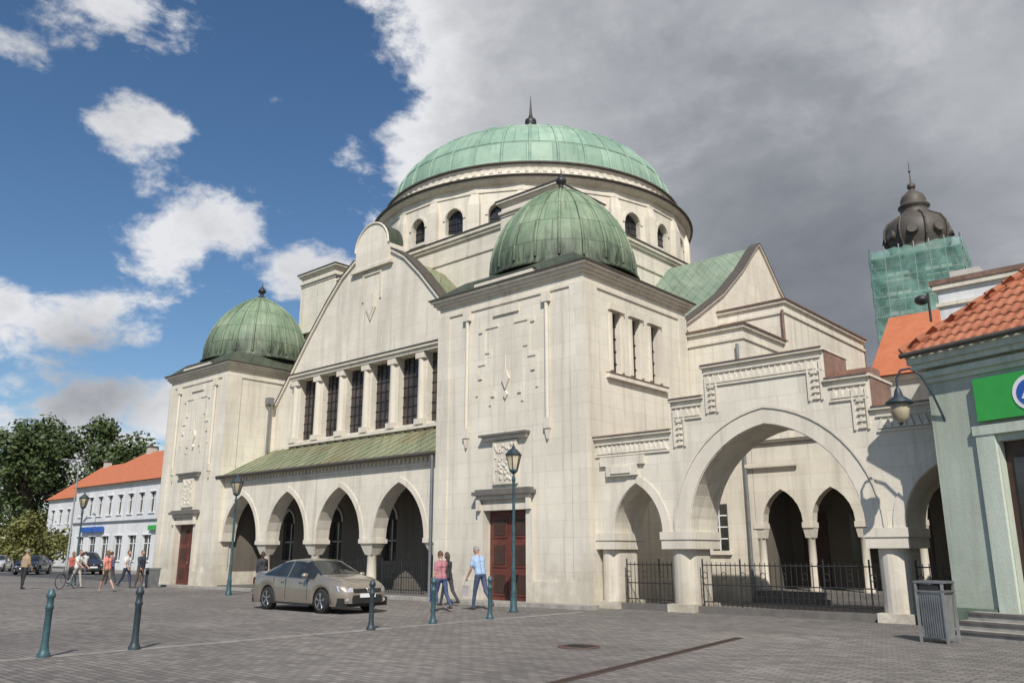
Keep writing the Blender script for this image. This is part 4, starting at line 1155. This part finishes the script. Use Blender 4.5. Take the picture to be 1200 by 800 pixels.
    if bag:
        simple('person%d_bag'%PC,bag,.7); bb=MB(); s,e1,w1,ang=wr[0]
        w=(w1+off)*S+(w1-e1).normalized()*.09*S
        bb.frustum(w.x,w.y,w.z-.46,w.z-.16,.055,.16,.045,.13,'person%d_bag'%PC)
        bb.path([w+V((0,-.09,-.17)),w+V((0,-.04,-.01)),w+V((0,.04,-.01)),w+V((0,.09,-.17))],.009,5,'person%d_bag'%PC)
        bb.obj('bag',parent=e)
    return e
SK=(.42,.24,.17)
person((-18.05,17.15,0),R(78),1.70,SK,(.36,.15,.18),(.04,.06,.13),(.08,.05,.04),(.10,.05,.03),True,lean=5,legs=(18,-18),knees=(4,22),arms=(-6,18),elb=(12,60),headp=8,vox=.016,bag=(.05,.07,.15))
person((-17.70,18.40,0),R(84),1.86,SK,(.30,.42,.60),(.05,.07,.13),(.06,.05,.05),(.25,.24,.23),False,lean=12,legs=(16,-18),knees=(6,24),arms=(8,30),elb=(25,60),headp=22,vox=.016,bag=(.42,.40,.38))
person((-19.9,19.2,0),R(95),1.66,SK,(.03,.03,.035),(.04,.04,.05),(.03,.03,.03),(.06,.04,.03),True,short=False,longhair=True)
person((-31.0,19.4,0),R(60),1.70,SK,(.02,.022,.03),(.03,.03,.04),(.03,.03,.03),(.05,.03,.02),True,short=False,longhair=True,vox=.025)
person((-43.4,14.7,0),R(20),1.80,SK,(.30,.22,.14),(.02,.02,.025),(.02,.02,.02),(.2,.19,.18),False,short=False,vox=.025,legs=(5,-4),knees=(2,4),arms=(-4,6))
person((-43.0,16.9,0),R(-60),1.78,SK,(.62,.62,.60),(.35,.33,.3),(.05,.05,.05),(.08,.05,.03),False,vox=.025,arms=(30,35),elb=(20,20))
person((-37.8,16.1,0),R(100),1.76,SK,(.60,.22,.17),(.12,.10,.08),(.3,.25,.2),(.15,.08,.04),True,shorts=True,vox=.025,longhair=True,legs=(20,-20))
person((-41.3,18.5,0),R(-70),1.76,SK,(.6,.6,.62),(.03,.04,.08),(.05,.05,.05),(.05,.03,.02),False,vox=.025)
person((-40.5,18.8,0),R(-80),1.74,SK,(.03,.04,.06),(.10,.07,.05),(.05,.05,.05),(.05,.03,.02),False,vox=.025,short=False,legs=(6,-8),knees=(3,8))
person((-46.5,20.0,0),R(100),1.72,SK,(.10,.12,.2),(.03,.03,.04),(.05,.05,.05),(.05,.03,.02),False,vox=.03,short=False)
person((-48.0,18.6,0),R(80),1.72,SK,(.35,.08,.07),(.05,.05,.07),(.05,.05,.05),(.2,.12,.05),True,vox=.03,longhair=True)
person((-60.0,24.0,0),R(70),1.75,SK,(.5,.5,.5),(.05,.05,.07),(.05,.05,.05),(.05,.03,.02),False,vox=.035)
person((-52.0,20.5,0),R(-90),1.75,SK,(.06,.10,.22),(.2,.18,.14),(.05,.05,.05),(.05,.03,.02),False,vox=.035)

# ------------------------------------------------------------------ trees
def tree(name,x,y,h,cr,seed,leaf='leaves_green',n=6500,ls=.45,trunkh=.25):
    rr=random.Random(seed); e=empty(name,(x,y,0))
    mb=MB(); th=h*trunkh
    mb.tube((0,0,0),(0,0,th),h*.022,h*.015,8,'bark'); mb.tube((0,0,th),(rr.uniform(-.4,.4),0,h*.8),h*.015,h*.004,6,'bark')
    clumps=[]
    for i in range(30):
        a=rr.uniform(0,6.28); u=rr.uniform(.05,1); z=th+ (h-th)*u*.93
        env=cr*math.sin(math.pi*min(1,(.12+.88*u)))**.6
        rad=env*rr.uniform(.3,.9); c=Vector((rad*math.cos(a),rad*math.sin(a),z)); clumps.append((c,cr*rr.uniform(.22,.40)))
        mb.tube((0,0,th+(z-th)*.4),c,h*.006,h*.002,5,'bark')
    clumps.append((Vector((0,0,h*.93)),cr*.3))
    mb.obj('trunk',parent=e)
    lb=MB(); vs=[];fs=[]
    for i in range(n):
        c,r=rr.choice(clumps); d=Vector((rr.gauss(0,1),rr.gauss(0,1),rr.gauss(0,1))); d.normalize()
        p=c+d*r*(rr.random()**.4); 
        u=Vector((rr.gauss(0,1),rr.gauss(0,1),rr.gauss(0,.6))).normalized(); w=u.cross(d if abs(u.dot(d))<.95 else Vector((0,0,1))).normalized()
        s=ls*rr.uniform(.5,1); k=len(vs); vs+=[p-u*s,p+w*s*.6,p+u*s,p-w*s*.6]; fs.append((k,k+1,k+2,k+3))
    lb.add(vs,fs,leaf); lb.obj('foliage',parent=e)
tree('deciduous_tree',-142,47,21,8.5,1); tree('deciduous_tree',-152,52,23,9,3)
tree('deciduous_tree',-150,60,24,9,4); tree('deciduous_tree',-165,48,22,9,5); tree('deciduous_tree',-139,61,20,8.5,6)
tree('deciduous_tree',-133,66,17,8,12); tree('deciduous_tree',-127,72,14,7,13)
tree('garden_shrub',-99,33.5,5.0,5,8,'leaves_olive',3800,.28,.12); tree('garden_shrub',-108,36,5.0,4.5,9,'leaves_olive',3200,.28,.12)
def treeline():
    rr=random.Random(11); vs=[];fs=[]; lb=MB()
    for i in range(16000):
        a=R(rr.uniform(20,120)); d=rr.uniform(240,275)
        hh=(9+4*math.sin(a*23)+3*math.sin(a*57+1)); z=hh*rr.random()**.6
        p=Vector((-math.sin(a)*d,math.cos(a)*d,z)); u=Vector((rr.gauss(0,1),rr.gauss(0,1),rr.gauss(0,1))).normalized(); w=u.orthogonal().normalized(); s=rr.uniform(.8,1.8)
        k=len(vs); vs+=[p-u*s,p+w*s,p+u*s,p-w*s]; fs.append((k,k+1,k+2,k+3))
    lb.add(vs,fs,'leaves_green'); lb.obj('distant_trees')
treeline()

# ------------------------------------------------------------------ world
SUNAZ=137; SUNEL=44
w=bpy.data.worlds.new('World'); scene.world=w; w.use_nodes=True; nt=w.node_tree
w.cycles.sampling_method='NONE'
bg=nt.nodes['Background']
sky=nt.nodes.new('ShaderNodeTexSky'); sky.sky_type='NISHITA'; sky.sun_disc=False
sky.sun_elevation=R(SUNEL); sky.sun_rotation=R(SUNAZ); sky.air_density=1.0; sky.dust_density=.4; sky.ozone_density=2.5
tc=nt.nodes.new('ShaderNodeTexCoord'); dv=VM(nt,'NORMALIZE',tc.outputs['Generated'],None).outputs[0]
def dirv(az,el): return Vector((-math.sin(R(az))*math.cos(R(el)),math.cos(R(az))*math.cos(R(el)),math.sin(R(el))))
wv=VM(nt,'MULTIPLY',dv,(1,1,1.7)).outputs[0]
n1=NOISE(nt,wv,7.0,8,.62,.15)
n2=NOISE(nt,wv,2.6,3,.5,.2)
nn=MA(nt,'ADD',MA(nt,'MULTIPLY',MA(nt,'SUBTRACT',n1,.5),1.15),MA(nt,'MULTIPLY',MA(nt,'SUBTRACT',n2,.5),.3))
mask=None
def addm(x):
    global mask
    mask=x if mask is None else MA(nt,'MAXIMUM',mask,x)
blobs=[(71.0,31.5,.12,.25),(69,27,.09,.25),(60.5,21.0,.13,.31),(65,19.0,.09,.27),(56.5,18.5,.12,.37),(55,25.5,.07,.29),(52.5,22,.09,.34),(70.4,14.2,.10,.30),(75,13.8,.10,.31),(66.5,13.2,.05,.25),
       (69.5,9.4,.10,.35),(64.5,8.8,.09,.33),(69,5.0,.13,.38),(76,6,.12,.34)]
for az,el,r,wt in blobs:
    df=VM(nt,'SUBTRACT',dv,dirv(az,el)).outputs[0]; dd=VM(nt,'LENGTH',VM(nt,'MULTIPLY',df,(1,1,1.6)).outputs[0],None).outputs['Value']
    addm(MR(nt,dd,0,r*1.35,wt,0,True))
nv=(math.cos(R(51)),math.sin(R(51)),0.0)
dn=VM(nt,'DOT_PRODUCT',dv,nv).outputs['Value']
addm(MR(nt,dn,-.06,.10,0,.55,True))
dens=MA(nt,'ADD',MA(nt,'SUBTRACT',nn,.17),mask)
alpha=MR(nt,dens,0,.17,0,1,True)
n3=NOISE(nt,VM(nt,'ADD',wv,(.05,-.03,.06)).outputs[0],3.4,7,.6,.2)
thick=MR(nt,dens,.02,.42,1.05,.82,True)
edge=MR(nt,dn,.02,.34,1.0,.80,True)
d2=VM(nt,'DISTANCE',dv,dirv(21,17)).outputs['Value']; dk=MR(nt,d2,.06,.36,.62,1.0,True)
d3=VM(nt,'DISTANCE',dv,dirv(69,10.3)).outputs['Value']; dk3=MR(nt,d3,.02,.10,.58,1.0,True)
br=MA(nt,'MULTIPLY',MA(nt,'MULTIPLY',thick,edge),MA(nt,'MULTIPLY',dk,dk3))
br=MA(nt,'MULTIPLY',br,MR(nt,n3,.3,.7,.78,1.2))
cc=MIX(nt,MR(nt,br,.30,1.02,0,1),(1.45,1.65,2.0),(8.3,8.4,8.7))
hs=nt.nodes.new('ShaderNodeHueSaturation'); hs.inputs['Saturation'].default_value=1.15; hs.inputs['Value'].default_value=1.05
nt.links.new(sky.outputs[0],hs.inputs['Color'])
out=MIX(nt,alpha,hs.outputs[0],cc)
nt.links.new(out,bg.inputs['Color']); bg.inputs['Strength'].default_value=.095
sd=Vector((math.sin(R(SUNAZ))*math.cos(R(SUNEL)),math.cos(R(SUNAZ))*math.cos(R(SUNEL)),math.sin(R(SUNEL))))
L=bpy.data.lights.new('sun','SUN'); L.energy=4.9; L.angle=R(.5); L.color=(1,.95,.87)
lo=bpy.data.objects.new('sun',L); COL.objects.link(lo); lo.rotation_euler=sd.to_track_quat('Z','Y').to_euler(); lo.location=(10,-10,40)
# ------------------------------------------------------------------ camera
cam=bpy.data.cameras.new('camera'); co=bpy.data.objects.new('camera',cam); COL.objects.link(co)
co.location=(0,0,1.6); co.rotation_euler=(R(90+14.27),0,R(41.8)); cam.lens=29.25; cam.sensor_width=36; cam.clip_end=4000
scene.camera=co
scene.view_settings.view_transform='Standard'; scene.view_settings.look='None'; scene.view_settings.exposure=0
